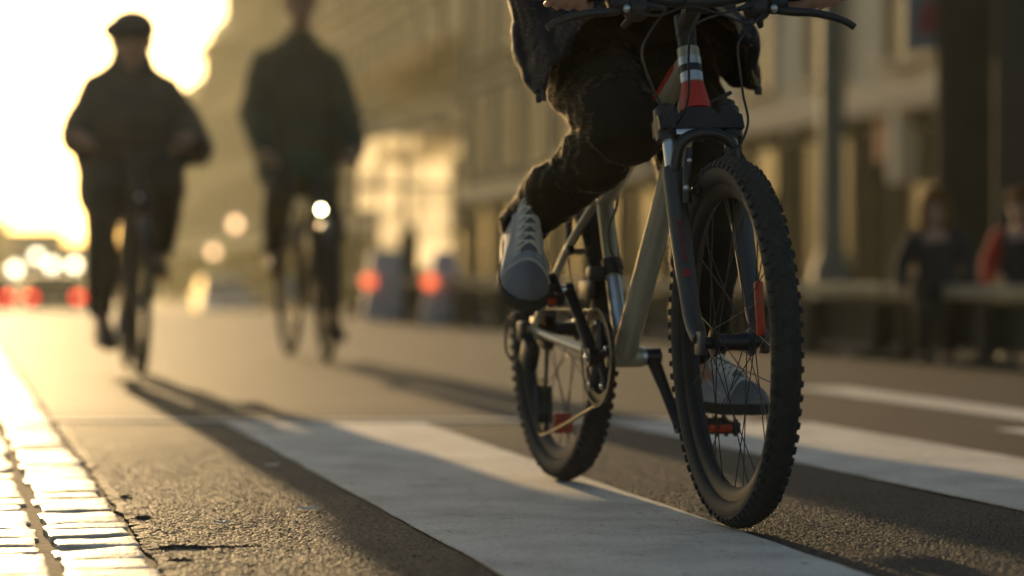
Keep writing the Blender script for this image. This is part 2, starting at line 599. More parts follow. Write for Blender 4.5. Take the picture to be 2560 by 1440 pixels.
# road: top sheet with a ragged broken edge turned down against the setts; the stretch near the lens has real loose-grained aggregate
import numpy as np
GU0, GU1, GV0, GV1 = 2.9, 8.4, 0.347, 2.3
mb = MB()
ur = [-4.0]
while ur[-1] < 13: ur.append(ur[-1] + 0.018)
ur += [u for u in U if u > 13.1]
vs, fs = [], []
for u in ur:
    e = min(edge(u), GV0 - 0.004)
    vs += [uv(u, e, gz(u) - 0.05), uv(u, e + 0.003, gz(u) - 0.004 * abs(noise.noise(V((u * 70, 2, 2))))), uv(u, GV0 + 0.001, gz(u))]
for i in range(len(ur) - 1):
    if ur[i] > GU0 + 0.02 and ur[i + 1] < GU1 - 0.02: continue
    for k in range(2):
        a = i * 3 + k
        fs.append((a, a + 1, a + 4, a + 3))
mb.add(vs, fs)
def coarse(us, v0, v1):
    q = []
    for u in us: q += [uv(u, v0, gz(u)), uv(u, v1, gz(u))]
    mb.add(q, [(2 * i, 2 * i + 1, 2 * i + 3, 2 * i + 2) for i in range(len(us) - 1)])
coarse([-4.0, GU0], GV0, 15.0)
coarse([GU1] + [u for u in U if u > GU1], GV0, 15.0)
coarse([GU0, GU1], GV1, 15.0)
road_me = mb.mesh('road', False)
rng = np.random.default_rng(4)
gu = np.arange(GU0, GU1 + 0.004, 0.0056)
gv = np.arange(GV0, GV1 + 0.002, 0.0043)
nu, nv = len(gu), len(gv)
uu, vv = np.meshgrid(gu, gv, indexing='ij')
hh = rng.random((nu, nv)) ** 1.8
blur = (hh + np.roll(hh, 1, 1)) * 0.5
zz = -0.0019 * (0.8 * hh + 0.2 * blur) * np.interp(uu, [4.2, 6.0, 8.0, 8.4], [1.0, 0.75, 0.30, 0.1])
zz += 0.0016 * np.sin(uu * 5.1 + 1.7 * np.sin(vv * 4)) * np.sin(vv * 6.3 + uu)
zz -= 0.0008
for pu, pv_, ru, rv, dp in ((4.23, 0.395, 0.055, 0.045, 0.022), (4.05, 0.375, 0.03, 0.02, 0.016), (4.75, 0.37, 0.05, 0.016, 0.012), (5.2, 0.368, 0.06, 0.012, 0.012), (4.24, 0.47, 0.018, 0.06, 0.010)):
    zz -= dp * np.clip(1.5 - 1.5 * (((uu - pu) / ru) ** 2 + ((vv - pv_) / rv) ** 2) + 0.5 * (hh - 0.5), 0, 1)
uu = uu + (rng.random((nu, nv)) - 0.5) * 0.004
vv = vv + (rng.random((nu, nv)) - 0.5) * 0.004
uu[0], uu[-1], vv[:, 0], vv[:, -1] = GU0, gu[-1], GV0, gv[-1]
for e_ in (np.s_[0, :], np.s_[-1, :], np.s_[:, 0], np.s_[:, -1]): zz[e_] = 0.0
ed_ = np.array([edge(float(u)) for u in gu])
rag = (rng.random(nu) - 0.5) * 0.006
vv[:, 0] = ed_ + rag - 0.001; zz[:, 0] = -0.045
vv[:, 1] = ed_ + rag + 0.002; zz[:, 1] -= 0.002
vv[:, 2] = np.maximum(vv[:, 2], vv[:, 1] + 0.001)
co = np.stack([-sin(ST) * uu + cos(ST) * vv, cos(ST) * uu + sin(ST) * vv, zz], -1).reshape(-1, 3)
ii = (np.arange(nu - 1)[:, None] * nv + np.arange(nv - 1)[None, :]).reshape(-1)
quads = np.stack([ii, ii + 1, ii + nv + 1, ii + nv], -1)
nv0, nl0, np0 = len(road_me.vertices), len(road_me.loops), len(road_me.polygons)
road_me.vertices.add(len(co)); road_me.loops.add(quads.size); road_me.polygons.add(len(quads))
allco = np.empty((nv0 + len(co)) * 3, np.float32)
road_me.vertices.foreach_get("co", allco)
allco[nv0 * 3:] = co.reshape(-1)
road_me.vertices.foreach_set("co", allco)
li = np.empty(nl0 + quads.size, np.int32)
road_me.loops.foreach_get("vertex_index", li)
li[nl0:] = (quads + nv0).reshape(-1)
road_me.loops.foreach_set("vertex_index", li)
lst = np.empty(np0 + len(quads), np.int32)
road_me.polygons.foreach_get("loop_start", lst)
lst[np0:] = nl0 + np.arange(len(quads)) * 4
road_me.polygons.foreach_set("loop_start", lst)
road_me.polygons.foreach_set("use_smooth", [False] * (np0 + len(quads)))
road_me.update(calc_edges=True)
road_me.validate()
road = link('road', road_me, M['asphalt'])
tag(road, 'coarse grey asphalt street lit from behind by the low sun', 'road', kind='structure')

sheet(lambda u: -0.50, lambda u: 0.44, -0.008, U, 'kerb_bed', M['joint'])
tag(bpy.data.objects['kerb_bed'], 'sandy gravel bed between the pale kerb stones', 'kerb', kind='structure')
sheet(lambda u: -6.0, lambda u: -0.50, 0.0, U, 'pavement', M['paving'])
tag(bpy.data.objects['pavement'], 'paved footway left of the kerb stones', 'pavement', kind='structure')

# kerb setts: real stones, two and more rows, laid across the street line
mb = MB()
for row, (va, vb) in enumerate([(0.180, 0.325), (0.012, 0.159), (-0.160, -0.012), (-0.345, -0.200)]):
    u = 1.6 + row * 0.05
    while u < 34:
        ln = random.uniform(0.085, 0.16)
        gap = random.uniform(0.003, 0.008) if random.random() > 0.14 else random.uniform(0.012, 0.018)
        z = gz(u) + random.uniform(-0.004, 0.003)
        v0 = va + random.uniform(-0.007, 0.007)
        v1 = vb + random.uniform(-0.012, 0.006)
        aa = [0, .012, .05, .18, .35, .5, .65, .82, .95, .988, 1] if u < 9 else [0, .02, .5, .98, 1]
        bb_ = [0, .02, .07, .3, .55, .8, .93, .98, 1] if u < 9 else [0, .03, .5, .97, 1]
        nx, ny = len(aa) - 1, len(bb_) - 1
        sk = random.uniform(-0.012, 0.012)
        tx, ty = random.uniform(-0.02, 0.02), random.uniform(-0.03, 0.03)
        vs = []
        for i in range(ny + 1):
            for j in range(nx + 1):
                a, b = aa[j], bb_[i]
                ea = min(a, 1 - a); eb = min(b, 1 - b)
                vv = v0 + (v1 - v0) * a
                uu = u + (ln - gap) * b + sk * (a - 0.5) * 2
                rim = ea < 1e-6 or eb < 1e-6
                drop = 0.030 if rim else (0.0015 if (j in (1, nx - 1) or i in (1, ny - 1)) else 0.0)
                ju = 0.004 * noise.noise(V((uu * 14, vv * 30, row))) + 0.003 * noise.noise(V((uu * 50, vv * 70, row)))
                jv = 0.006 * noise.noise(V((uu * 30, row * 3, 5.0))) + 0.003 * noise.noise(V((uu * 90, row * 3, 9.0)))
                zz_ = z - drop + (0.003 * noise.noise(V((uu * 22, vv * 10, 3.3))) + 0.0015 * noise.noise(V((uu * 70, vv * 60, 6.3))) if not rim else 0)
                zz_ += tx * (a - .5) * 0.14 + ty * (b - .5) * 0.12
                vs.append(uv(uu + (ju if i in (0, 1, ny - 1, ny) else 0), vv + (jv if j in (0, 1, nx - 1, nx) else 0), zz_))
        fs = []
        for i in range(ny):
            for j in range(nx):
                k = i * (nx + 1) + j
                fs.append((k, k + 1, k + nx + 2, k + nx + 1))
        mb.add(vs, fs)
        u += ln
o = mb.build('kerb', M['sett'], ang=60)
tag(o, 'rows of pale granite kerb stones glaring in the low sun', 'kerb', kind='structure')

# zebra stripes and lines: thin sheets on the asphalt
def stripe(name, pts, dz, label):
    mb = MB()
    P = [V(p) for p in pts]
    n = 60
    vs = []
    for i in range(n + 1):
        t = i / n
        a = P[0].lerp(P[1], t); b = P[3].lerp(P[2], t)
        a = a + (b - a).normalized() * 0.006 * noise.noise(a * 25)
        b = b + (b - a).normalized() * 0.006 * noise.noise(b * 25 + V((9, 0, 0)))
        vs += [V((a.x, a.y, dz)), V((b.x, b.y, dz)), V((a.x, a.y, dz - 0.003)), V((b.x, b.y, dz - 0.003))]
    fs = []
    for i in range(n):
        k = 4 * i
        fs += [(k, k + 1, k + 5, k + 4), (k + 2, k, k + 4, k + 6), (k + 1, k + 3, k + 7, k + 5)]
    fs += [(0, 2, 3, 1), (4 * n, 4 * n + 1, 4 * n + 3, 4 * n + 2)]
    mb.add(vs, fs)
    o = mb.build(name, M['paint'], smooth=False)
    return tag(o, label, 'road marking', kind='structure')

def sx(X0, d0, tan, d1):                             # stripe edge line
    return (X0 + (d0 - d1) * tan, d1)
t1, t2 = 0.229, 0.2155
stripe('zebra_stripe', [(*sx(-0.88, 7.59, t1, 7.59), 0), (*sx(-0.88, 7.59, t1, 1.5), 0), (*sx(-0.27, 7.59, t2, 1.5), 0), (*sx(-0.27, 7.59, t2, 7.59), 0)],
       0.004, 'broad white zebra stripe under the front bicycle wheel')
stripe('zebra_stripe', [(*sx(0.306, 7.59, 0.250, 7.59), 0), (*sx(0.306, 7.59, 0.250, 1.5), 0), (*sx(0.92, 7.59, 0.240, 1.5), 0), (*sx(0.92, 7.59, 0.240, 7.59), 0)],
       0.004, 'white zebra stripe to the right of the front wheel')
stripe('zebra_stripe', [(*sx(-2.15, 7.75, 0.23, 7.75), 0), (*sx(-2.15, 7.75, 0.23, 7.66), 0), (0.75, 7.72, 0), (0.75, 7.81, 0)],
       0.0035, 'thin pale line across the street where the zebra stripes begin')
stripe('lane_line', [(*sx(1.10, 9.9, 0.23, 9.9), 0), (*sx(1.10, 9.9, 0.23, 3.0), 0), (*sx(1.34, 9.9, 0.23, 3.0), 0), (*sx(1.34, 9.9, 0.23, 9.9), 0)],
       0.004, 'worn pale lane line right of the zebra stripes')
stripe('lane_line', [(1.42, 7.3, 0), (1.62, 6.4, 0), (1.75, 6.4, 0), (1.55, 7.3, 0)],
       0.0042, 'short worn patch of pale line at the right edge')

def scrap(px, py, ln, wd, rz, label, curl=0.002):
    d = CAM_H * FPX / (py - 676)
    p = at(px, d, 0.003)
    mb = MB()
    vs = []
    for i in range(7):
        t = i / 6 - 0.5
        w = wd * (1 - (2 * t) ** 2 * 0.8)
        z = curl * (0.4 + abs(2 * t) ** 1.5)
        for s in (-1, 1):
            vs += [(t * ln, s * w / 2, z + 0.0015 * s)]
        for s in (-1, 1):
            vs += [(t * ln, s * w / 2, z - 0.001)]
    fs = []
    for i in range(6):
        k = 4 * i
        fs += [(k, k + 1, k + 5, k + 4), (k + 3, k + 2, k + 6, k + 7), (k + 2, k, k + 4, k + 6), (k + 1, k + 3, k + 7, k + 5)]
    mb.add(vs, fs)
    o = mb.build('paper_scrap', M['paper'])
    o.location = p
    o.rotation_euler = (0, 0, rz)
    tag(o, label, 'litter')
scrap(770, 1275, 0.042, 0.016, 0.05, 'small pale scrap of litter lying beside the shadowed asphalt edge of the zebra stripe')
scrap(680, 1166, 0.036, 0.020, 0.3, 'faint pale litter scrap in the shadow near the far tip of the stripe')
scrap(556, 1312, 0.030, 0.006, -0.1, 'thin dry straw-like scrap on sunlit grainy asphalt', 0.002)

# ------------------------------------------------------------ the near bicycle
TH = atan2(-0.9618, 0.2737)
REAR = V((0.111, 5.51, 0.0))
FWD = V((0.2737, -0.9618, 0)); LEFT = V((0.9618, 0.2737, 0))
def loc(px, py, x):
    """point on the near bicycle at the given distance forward of the rear axle, seen at a photo pixel"""
    k = (px - 1280) / FPX
    # (0.111+.2737x+.9618y) = k (5.51-.9618x+.2737y)
    y = (k * (5.51 - 0.9618 * x) - 0.111 - 0.2737 * x) / (0.9618 - 0.2737 * k)
    d = 5.51 - 0.9618 * x + 0.2737 * y
    return V((x, y, CAM_H + (676 - py) * d / FPX))

HA = V((-0.342, 0, 0.940)); HP = V((0.940, 0, 0.342))   # steering axis, forward normal
AXF = V((1.06, 0, 0.340)); AXR = V((0, 0, 0.340)); BB = V((0.43, 0, 0.292))
HX = AXF - HP * 0.04                                  # a point of the axis
STEER = Matrix.Translation(HX) @ Matrix.Rotation(radians(-4.0), 4, HA) @ Matrix.Translation(-HX)
def ax(t, f=0.0, y=0.0):
    return HX + HA * t + HP * f + V((0, y, 0))

def tyre_mb(R, r, knobs=0, inner=0.8, nseg=96):
    mb = MB()
    prof = []
    for i in range(15):
        a = -pi * inner + 2 * pi * inner * i / 14
        prof.append((R + r * cos(a), r * sin(a)))
    rot = Matrix.Rotation(pi / 2, 4, 'X')
    mb.lathe(prof, nseg, rot, closed=True)
    if knobs:
        for k in range(knobs):
            for row in range(6):
                th = 2 * pi * (k + (0.5 if row % 2 else 0.0)) / knobs
                phi, sz = [(-62, (.011, .011, .010)), (-36, (.010, .009, .007)), (-11, (.012, .009, .006)),
                           (11, (.012, .009, .006)), (36, (.010, .009, .007)), (62, (.011, .011, .010))][row]
                ph = radians(phi)
                er = V((cos(th), 0, sin(th))); ey = V((0, 1, 0)); et = V((-sin(th), 0, cos(th)))
                nrm = er * cos(ph) + ey * sin(ph)
                lat = -er * sin(ph) + ey * cos(ph)
                jr = random.uniform(0.86, 1.1)
                sz = (sz[0] * random.uniform(0.88, 1.12), sz[1], sz[2] * jr)
                c = er * R + nrm * (r + sz[2] * 0.5 - 0.005)
                m3 = Matrix((et, lat, nrm)).transposed()
                hx, hy, hz = sz[0] / 2, sz[1] / 2, sz[2] / 2
                vs = []
                for dz, sh in ((-hz, 1.25), (hz, 0.85)):
                    for dx, dy in ((-1, -1), (1, -1), (1, 1), (-1, 1)):
                        vs.append(c + m3 @ V((dx * hx * sh, dy * hy * sh, dz)))
                mb.add(vs, [(3, 2, 1, 0), (4, 5, 6, 7), (0, 1, 5, 4), (1, 2, 6, 5), (2, 3, 7, 6), (3, 0, 4, 7)])
    return mb

RX = Matrix.Rotation(pi / 2, 4, 'X')
def rim_mb(R, w=0.013, dep=0.018):
    mb = MB()
    prof = [(R, -w), (R + 0.012, -w - 0.002), (R + 0.012, -w + 0.003), (R + 0.004, 0), (R + 0.012, w - 0.003), (R + 0.012, w + 0.002), (R, w),
            (R - dep * 0.6, w * 0.75), (R - dep, 0), (R - dep * 0.6, -w * 0.75)]
    mb.lathe(prof, 96, RX, closed=True)
    return mb

SPOKES = {}
def spoke_meshes(key, Rr, rf, wl, cross, rad):
    if key in SPOKES: return SPOKES[key]
    out = []
    for side, sg in ((1, 1), (1, -1), (-1, 1), (-1, -1)):
        a = radians(cross) * sg
        p0 = V((rf * cos(a), side * wl, rf * sin(a)))
        p1 = V((Rr, side * 0.003, 0))
        me = MB().tube([p0, p0.lerp(p1, 0.5), p1], rad, 6).mesh('spoke')
        me.materials.append(M['spoke'])
        out.append(me)
    SPOKES[key] = out
    return out

def make_wheel(parent, mtx, R, r, rim_r, n=32, knobs=0, key='mtb', hub_w=0.035, phase=0.0, hubmat='blackmetal', rimmat='rim', sprad=0.0011):
    w = rim_mb(rim_r).build('wheel', M[rimmat], parent)
    w.matrix_local = mtx
    tyre_mb(R, r, knobs).build('tyre', M['rubber'], w, ang=50)
    h = MB()
    h.lathe([(0.004, -0.06), (0.011, -0.058), (0.011, -hub_w - 0.006), (0.026, -hub_w - 0.003), (0.026, -hub_w + 0.002), (0.017, -hub_w + 0.008),
             (0.015, 0), (0.017, hub_w - 0.008), (0.026, hub_w - 0.002), (0.026, hub_w + 0.003), (0.011, hub_w + 0.006), (0.011, 0.058), (0.004, 0.06)], 24, RX)
    h.build('hub', M[hubmat], w)
    ms = spoke_meshes(key, rim_r - 0.012, 0.024, hub_w, 75, sprad)
    for k in range(n):
        me = ms[k % 4]
        o = bpy.data.objects.new('spoke', me)
        COL.objects.link(o)
        o.parent = w
        o.rotation_euler = (0, -2 * pi * k / n + phase, 0)
    return w

def spoke_reflector(parent, a, b, wd, dep):
    a, b = V(a), V(b)
    m3 = (b - a).to_track_quat('X', 'Y').to_matrix()
    mb = MB().box((a + b) / 2, ((b - a).length, dep, wd), bev=min(wd, dep) * 0.45, rot=m3)
    return mb.build('reflector', M['reflector'], parent)

bike = thing('bicycle', 'taupe mountain bike with knobbly tyres ridden closest to the camera', 'bicycle', REAR, TH)

# wheels
wf = make_wheel(bike, STEER @ Matrix.Translation(AXF), 0.3085, 0.0265, 0.2800, 32, 80, phase=0.05)
wr = make_wheel(bike, Matrix.Translation(AXR), 0.3085, 0.0265, 0.2800, 32, 80, phase=0.11)
spoke_reflector(wf, (0.172, 0.0, 0.016), (0.162, 0.0, 0.112), 0.017, 0.010)
spoke_reflector(wr, (0.004, 0, -0.185), (0.010, 0, -0.232), 0.045, 0.016)

# frame
crown_t = 0.452
f = MB()
ht_lo, ht_hi = ax(crown_t + 0.022), ax(crown_t + 0.148)
seat_top = V((0.285, 0, 0.655)); clus = V((0.300, 0, 0.615))
f.tube([ht_lo, ht_hi], 0.0215, 24)
f.tube([ax(crown_t + 0.055, -0.006), BB + V((0.012, 0, 0.012))], [0.0235, 0.0255], 20)
f.tube([ax(crown_t + 0.125, -0.006), clus], [0.0215, 0.0185], 20)
f.tube([BB, seat_top], 0.0165, 18)
for s in (-1, 1):
    f.tube([clus + V((-.01, s * 0.014, 0)), V((0.19, s * 0.048, 0.51)), AXR + V((0.008, s * 0.064, 0.012))], [0.009, 0.0095, 0.0085], 12, sub=6)
    f.tube([BB + V((-.02, s * 0.028, 0)), V((0.28, s * 0.044, 0.305)), AXR + V((0.01, s * 0.064, -0.004))], [0.012, 0.011, 0.0095], 12, sub=6)
    f.box(AXR + V((0.004, s * 0.066, 0.002)), (0.045, 0.006, 0.05), bev=0.002)
f.tube([V((0.19, -0.048, 0.51)), V((0.19, 0.048, 0.51))], 0.007, 10)
f.tube([V((0.345, -0.034, 0.300)), V((0.345, 0.034, 0.300))], 0.007, 10)
fr = f.build('frame', M['frame'], bike)
MB().tube([BB + V((0, -0.037, 0)), BB + V((0, 0.037, 0))], 0.0215, 24).build('bottom_bracket', M['frame'], fr)
MB().tube([BB + V((0, 0.0375, 0)), BB + V((0, 0.046, 0))], 0.020, 24).build('bearing_cup', M['silver'], fr)
MB().tube([ax(crown_t + 0.020), ax(crown_t + 0.030), ax(crown_t + 0.075)], [0.0305, 0.030, 0.0225], 24).build('headset_cup', M['red'], fr)
MB().tube([ax(crown_t + 0.078), ax(crown_t + 0.096)], 0.0225, 24).build('head_band', M['silver'], fr)
MB().tube([ax(crown_t + 0.097), ax(crown_t + 0.111)], 0.0228, 24).build('head_band', M['blackmetal'], fr)
MB().tube([ax(crown_t + 0.112), ax(crown_t + 0.128)], 0.0225, 24).build('head_band', M['silver'], fr)
# red stripes along the top and down tubes
def strip_on(a, b, t0, t1, off, w, name='frame_stripe'):
    a, b = V(a), V(b)
    p0 = a.lerp(b, t0) + V(off); p1 = a.lerp(b, t1) + V(off)
    MB().tube([p0, p1], w, 8, flat=0.5).build(name, M['red'], fr)
strip_on(ax(crown_t + 0.125), clus, 0.40, 0.52, (0.010, -0.010, 0.0155), 0.006)
strip_on(ax(crown_t + 0.055), BB, 0.12, 0.34, (0.0235, -0.012, 0.006), 0.0045)
strip_on(ax(crown_t + 0.125), clus, 0.06, 0.26, (0.004, -0.021, 0.004), 0.006)

# saddle and post
MB().tube([seat_top - V((0.01, 0, -0.0)) , V((0.255, 0, 0.855))], 0.0135, 16).build('seat_post', M['silver'], bike)
MB().tube([seat_top + V((0.004, 0, -0.018)), seat_top + V((-0.002, 0, 0.004))], 0.021, 16).build('seat_clamp', M['blackmetal'], bike)
rings = []
for t, w, h in [(0, .008, .012), (.08, .055, .03), (.25, .078, .042), (.45, .060, .04), (.65, .032, .034), (.9, .022, .028), (1, .008, .012)]:
    x = 0.125 + t * 0.27
    rings.append([V((x, w * cos(a), 0.872 + (0.018 if t < .3 else 0.0) + h * 0.55 * sin(a) - (0.012 * abs(cos(a)) * 1.5))) for a in [2 * pi * k / 20 for k in range(20)]])
MB().loft(rings).build('saddle', M['blackplastic'], bike, ang=60)

# fork (steered)
lowc = lambda y: ax(crown_t - 0.018, 0.004, y)
c = MB()
c.loft([[STEER @ ax(crown_t + zz, ff, y) for zz, ff in [(-0.026, -0.026), (-0.026, 0.03), (0.006 + hh, 0.026), (0.014 + hh, 0.0), (0.008 + hh, -0.024)]]
        for y, hh in [(-0.082, -0.004), (-0.062, 0.006), (-0.036, -0.002), (-0.022, 0.012), (0.022, 0.012), (0.036, -0.002), (0.062, 0.006), (0.082, -0.004)]])
for y in (-0.060, 0.060):
    c.tube([STEER @ ax(crown_t - 0.04, 0.002, y), STEER @ ax(crown_t + 0.022, 0.002, y), STEER @ ax(crown_t + 0.03, 0.002, y)], [0.0245, 0.0235, 0.015], 20)
fork = c.build('fork', M['blackmetal'], bike, ang=35)
MB().tube([STEER @ ax(crown_t + 0.024, 0.002, 0.060), STEER @ ax(crown_t + 0.036, 0.002, 0.060), STEER @ ax(crown_t + 0.041, 0.002, 0.060)], [0.019, 0.0175, 0.010], 18).build('fork_knob', M['blackplastic'], fork)
MB().tube([STEER @ ax(crown_t + 0.024, 0.002, -0.060), STEER @ ax(crown_t + 0.030, 0.002, -0.060)], 0.016, 18).build('fork_knob', M['blackplastic'], fork)
legs = {}
for y in (-0.060, 0.060):
    MB().tube([STEER @ ax(crown_t - 0.02, 0.002, y), STEER @ ax(crown_t - 0.13, 0.002, y)], 0.0135, 18).build('stanchion', M['silver'], bike)
    lg = MB()
    top = ax(crown_t - 0.095, 0.002, y)
    lg.tube([STEER @ p for p in (top, ax(crown_t - 0.115, 0.002, y), ax(0.22, 0.003, y), ax(0.06, 0.010, y), ax(0.008, 0.034, y))],
            [0.0185, 0.0205, 0.0200, 0.0165, 0.0125], 20, sub=4)
    lg.box(STEER @ ax(0.0, 0.040, y), (0.034, 0.012, 0.044), bev=0.004)
    legs[y] = lg.build('fork_leg', M['forkleg'], bike)
arch = MB()
arch.tube([STEER @ p for p in (ax(crown_t - 0.105, 0.016, -0.060), ax(crown_t - 0.062, 0.034, -0.050), ax(crown_t - 0.044, 0.040, -0.02), ax(crown_t - 0.044, 0.040, 0.02),
           ax(crown_t - 0.062, 0.034, 0.050), ax(crown_t - 0.105, 0.016, 0.060))], 0.011, 12, sub=5)
arch.build('fork_arch', M['blackmetal'], bike)
pl = MB()
pl.box((0, 0, 0), (0.004, 0.046, 0.011), mtx=STEER @ Matrix.Translation(ax(crown_t - 0.034, 0.031, -0.030)) @ HA.to_track_quat('Z', 'X').to_matrix().to_4x4() @ Matrix.Rotation(0, 4, 'X'), bev=0.0015)
pl.build('crown_highlight', M['silver'], fork)  # silver bar added for the highlight along the crown edge
# lettering down the right fork leg
def lettering(body, size, mtx, parent, material):
    cu = bpy.data.curves.new('txt', 'FONT')
    cu.body = body
    cu.size = size
    cu.extrude = 0.0006
    cu.align_x = 'CENTER'
    cu.align_y = 'CENTER'
    ob = bpy.data.objects.new('txt', cu)
    COL.objects.link(ob)
    dg = bpy.context.evaluated_depsgraph_get()
    dg.update()
    me = bpy.data.meshes.new_from_object(ob.evaluated_get(dg))
    bpy.data.objects.remove(ob)
    me.transform(mtx)
    return link('lettering', me, material, parent)
ctr = ax(0.205, 0.0245, -0.066)
m3 = Matrix(((-HA).normalized(), V((0, 1, 0)).normalized() , HP)).transposed()
m3 = Matrix(((-HA), (HP.cross(-HA)), HP)).transposed()
lm = STEER @ Matrix.Translation(ctr) @ m3.to_4x4()
M['decal'] = mat('dull red decal', (0.26, 0.022, 0.015), 0.6, var=0.2, vscale=200)
lettering("SUNTOUR", 0.0185, lm, legs[-0.060], M['decal'])
MB().box((0, 0, 0), (0.016, 0.014, 0.002), mtx=STEER @ Matrix.Translation(ax(0.205 - 0.064, 0.0235, -0.064)) @ m3.to_4x4(), bev=0.0006).build('red_badge', M['decal'], legs[-0.060])

# quick release lever of the front wheel
MB().tube([STEER @ p for p in (AXF + V((0, 0.072, 0)), AXF + V((0.0, 0.088, -0.004)), AXF + V((-0.01, 0.094, -0.022)), AXF + V((-0.022, 0.092, -0.05)))], [0.007, 0.008, 0.006, 0.005], 10, sub=4).build('quick_release', M['blackmetal'], bike)

# front V-brake
for s in (-1, 1):
    b = MB()
    b.tube([STEER @ ax(0.275, 0.030, s * 0.048), STEER @ ax(0.33, 0.040, s * 0.045), STEER @ ax(0.378, 0.046, s * 0.036)], [0.009, 0.008, 0.006], 10, sub=3)
    b.box(STEER @ ax(0.300, 0.026, s * 0.030), (0.05, 0.010, 0.014), bev=0.002)
    bo = b.build('brake_arm', M['blackmetal'], bike)
    MB().ball(STEER @ ax(0.300, 0.044, s * 0.050), 0.0065, 6).build('brake_bolt', M['silver'], bo)
    MB().ball(STEER @ ax(0.352, 0.050, s * 0.040), 0.0050, 6).build('brake_bolt', M['silver'], bo)
    b = MB()
    b.tube([AXR + V((0.215, s * 0.046, 0.165)), AXR + V((0.19, s * 0.043, 0.225)), AXR + V((0.185, s * 0.034, 0.265))], [0.009, 0.008, 0.006], 10, sub=3)
    b.build('brake_arm', M['blackmetal'], bike)

# stem and handlebar (steered)
st_t = crown_t + 0.195
MB().tube([ax(crown_t + 0.15), ax(st_t - 0.02)], 0.0185, 20, mtx=STEER).build('headset_spacer', M['blackmetal'], bike)
stem = MB()
stem.tube([ax(st_t - 0.022), ax(st_t + 0.022)], 0.020, 18, mtx=STEER)
BARC = ax(st_t + 0.012, 0.085)
stem.tube([ax(st_t), BARC], [0.017, 0.019], 16, mtx=STEER)
stem.tube([BARC - V((0, 0.024, 0)), BARC + V((0, 0.024, 0))], 0.022, 18, mtx=STEER)
stem.build('stem', M['blackmetal'], bike)
def bar(y):
    """centre line of the low-rise handlebar at lateral offset y, before steering"""
    a = abs(y)
    t = min(max((a - 0.05) / 0.08, 0), 1)
    return V((BARC.x - 0.016 * t - max(a - 0.13, 0) * 0.12, y, BARC.z + 0.018 * t + max(a - .13, 0) * 0.03))
HB = MB().tube([STEER @ bar(y) for y in (-0.31, -0.26, -0.2, -0.14, -0.10, -0.06, 0, 0.06, 0.10, 0.14, 0.2, 0.26, 0.31)], 0.0112, 14, sub=4)
hb = HB.build('handlebar', M['blackmetal'], bike)
for s in (-1, 1):
    MB().tube([STEER @ bar(s * y) for y in (0.185, 0.19, 0.22, 0.25, 0.28, 0.308, 0.314)], [0.016, 0.0175, 0.016, 0.0168, 0.016, 0.0172, 0.015], 16, sub=2).build('grip', M['rubber'], hb)
    p = bar(s * 0.155)
    q = MB()
    q.tube([STEER @ bar(s * 0.145), STEER @ bar(s * 0.168)], 0.019, 16)
    q.box(STEER @ (p + V((0.028, 0, -0.022))), (0.046, 0.036, 0.028), bev=0.006, rot=Matrix.Rotation(radians(38), 3, 'Y'))
    q.tube([STEER @ (p + d) for d in (V((0.02, -s * 0.005, -0.02)), V((0.045, s * 0.012, -0.038)))], [0.014, 0.010], 12)
    bl = q.build('brake_mount', M['blackmetal'], hb)
    lv = MB()
    lv.tube([STEER @ (V((p.x, 0, p.z)) + V((dx, s * yy, dz))) for dx, yy, dz in
             ((0.042, 0.158, -0.038), (0.056, 0.185, -0.042), (0.060, 0.215, -0.044), (0.058, 0.25, -0.050), (0.060, 0.280, -0.060), (0.064, 0.298, -0.072))],
            [0.008, 0.0085, 0.0080, 0.0075, 0.0070, 0.0068], 12, sub=4)
    lv.build('brake_lever', M['blackmetal'], bl)
    MB().ball(STEER @ (p + V((0.052, -s * 0.012, -0.035))), (0.008, 0.008, 0.008), 7).build('lever_bolt', M['silver'], bl)
    sh = MB()
    sh.ball(STEER @ bar(s * 0.118) + V((0.018, 0, -0.030)), (0.030, 0.026, 0.024), 10)
    sh.tube([STEER @ bar(s * 0.108), STEER @ bar(s * 0.128)], 0.0185, 16)
    sh.tube([STEER @ bar(s * 0.12) + V((0.02, s * 0.0, -0.04)), STEER @ bar(s * 0.135) + V((-0.005, 0, -0.062))], [0.010, 0.006], 10)
    sh.tube([STEER @ bar(s * 0.11) + V((0.03, 0, -0.02)), STEER @ bar(s * 0.07) + V((0.04, 0, -0.022))], [0.007, 0.005], 10)
    sh.build('gear_shifter', M['blackplastic'], hb)

# cables
def cable(pts, r=0.0024, m='blackplastic', name='cable'):
    MB().tube(pts, r, 8, sub=6).build(name, M[m], bike)
cable([STEER @ bar(-0.07) + V((0.04, 0, -0.022)), loc(1606, 120, 0.93), loc(1630, 215, 0.93), loc(1658, 272, 0.92), loc(1672, 312, 0.91), loc(1700, 346, 0.90), loc(1760, 352, 0.93)])
cable([STEER @ bar(0.07) + V((0.04, 0, -0.022)), loc(1740, 60, 0.97), loc(1722, 120, 0.97), loc(1722, 205, 0.95), loc(1716, 262, 0.93), loc(1695, 305, 0.90), loc(1668, 338, 0.84)])
cable([STEER @ (bar(0.145) + V((0.035, 0, -0.03))), loc(1880, 62, 0.93), loc(1846, 110, 0.95), loc(1850, 180, 0.95), loc(1858, 240, 0.95), loc(1870, 300, 0.95), loc(1858, 345, 0.95), loc(1838, 372, 0.95), loc(1770, 420, 0.99)])
cable([STEER @ (bar(-0.145) + V((0.035, 0, -0.03))), loc(1640, 40, 0.97), loc(1720, 18, 1.0), loc(1800, 36, 1.0), loc(1862, 58, 0.98), loc(1880, 48, 0.95)])
cable([loc(1758, 266, 0.86), loc(1790, 250, 0.85), loc(1826, 232, 0.83)], 0.0042, name='light_bracket')
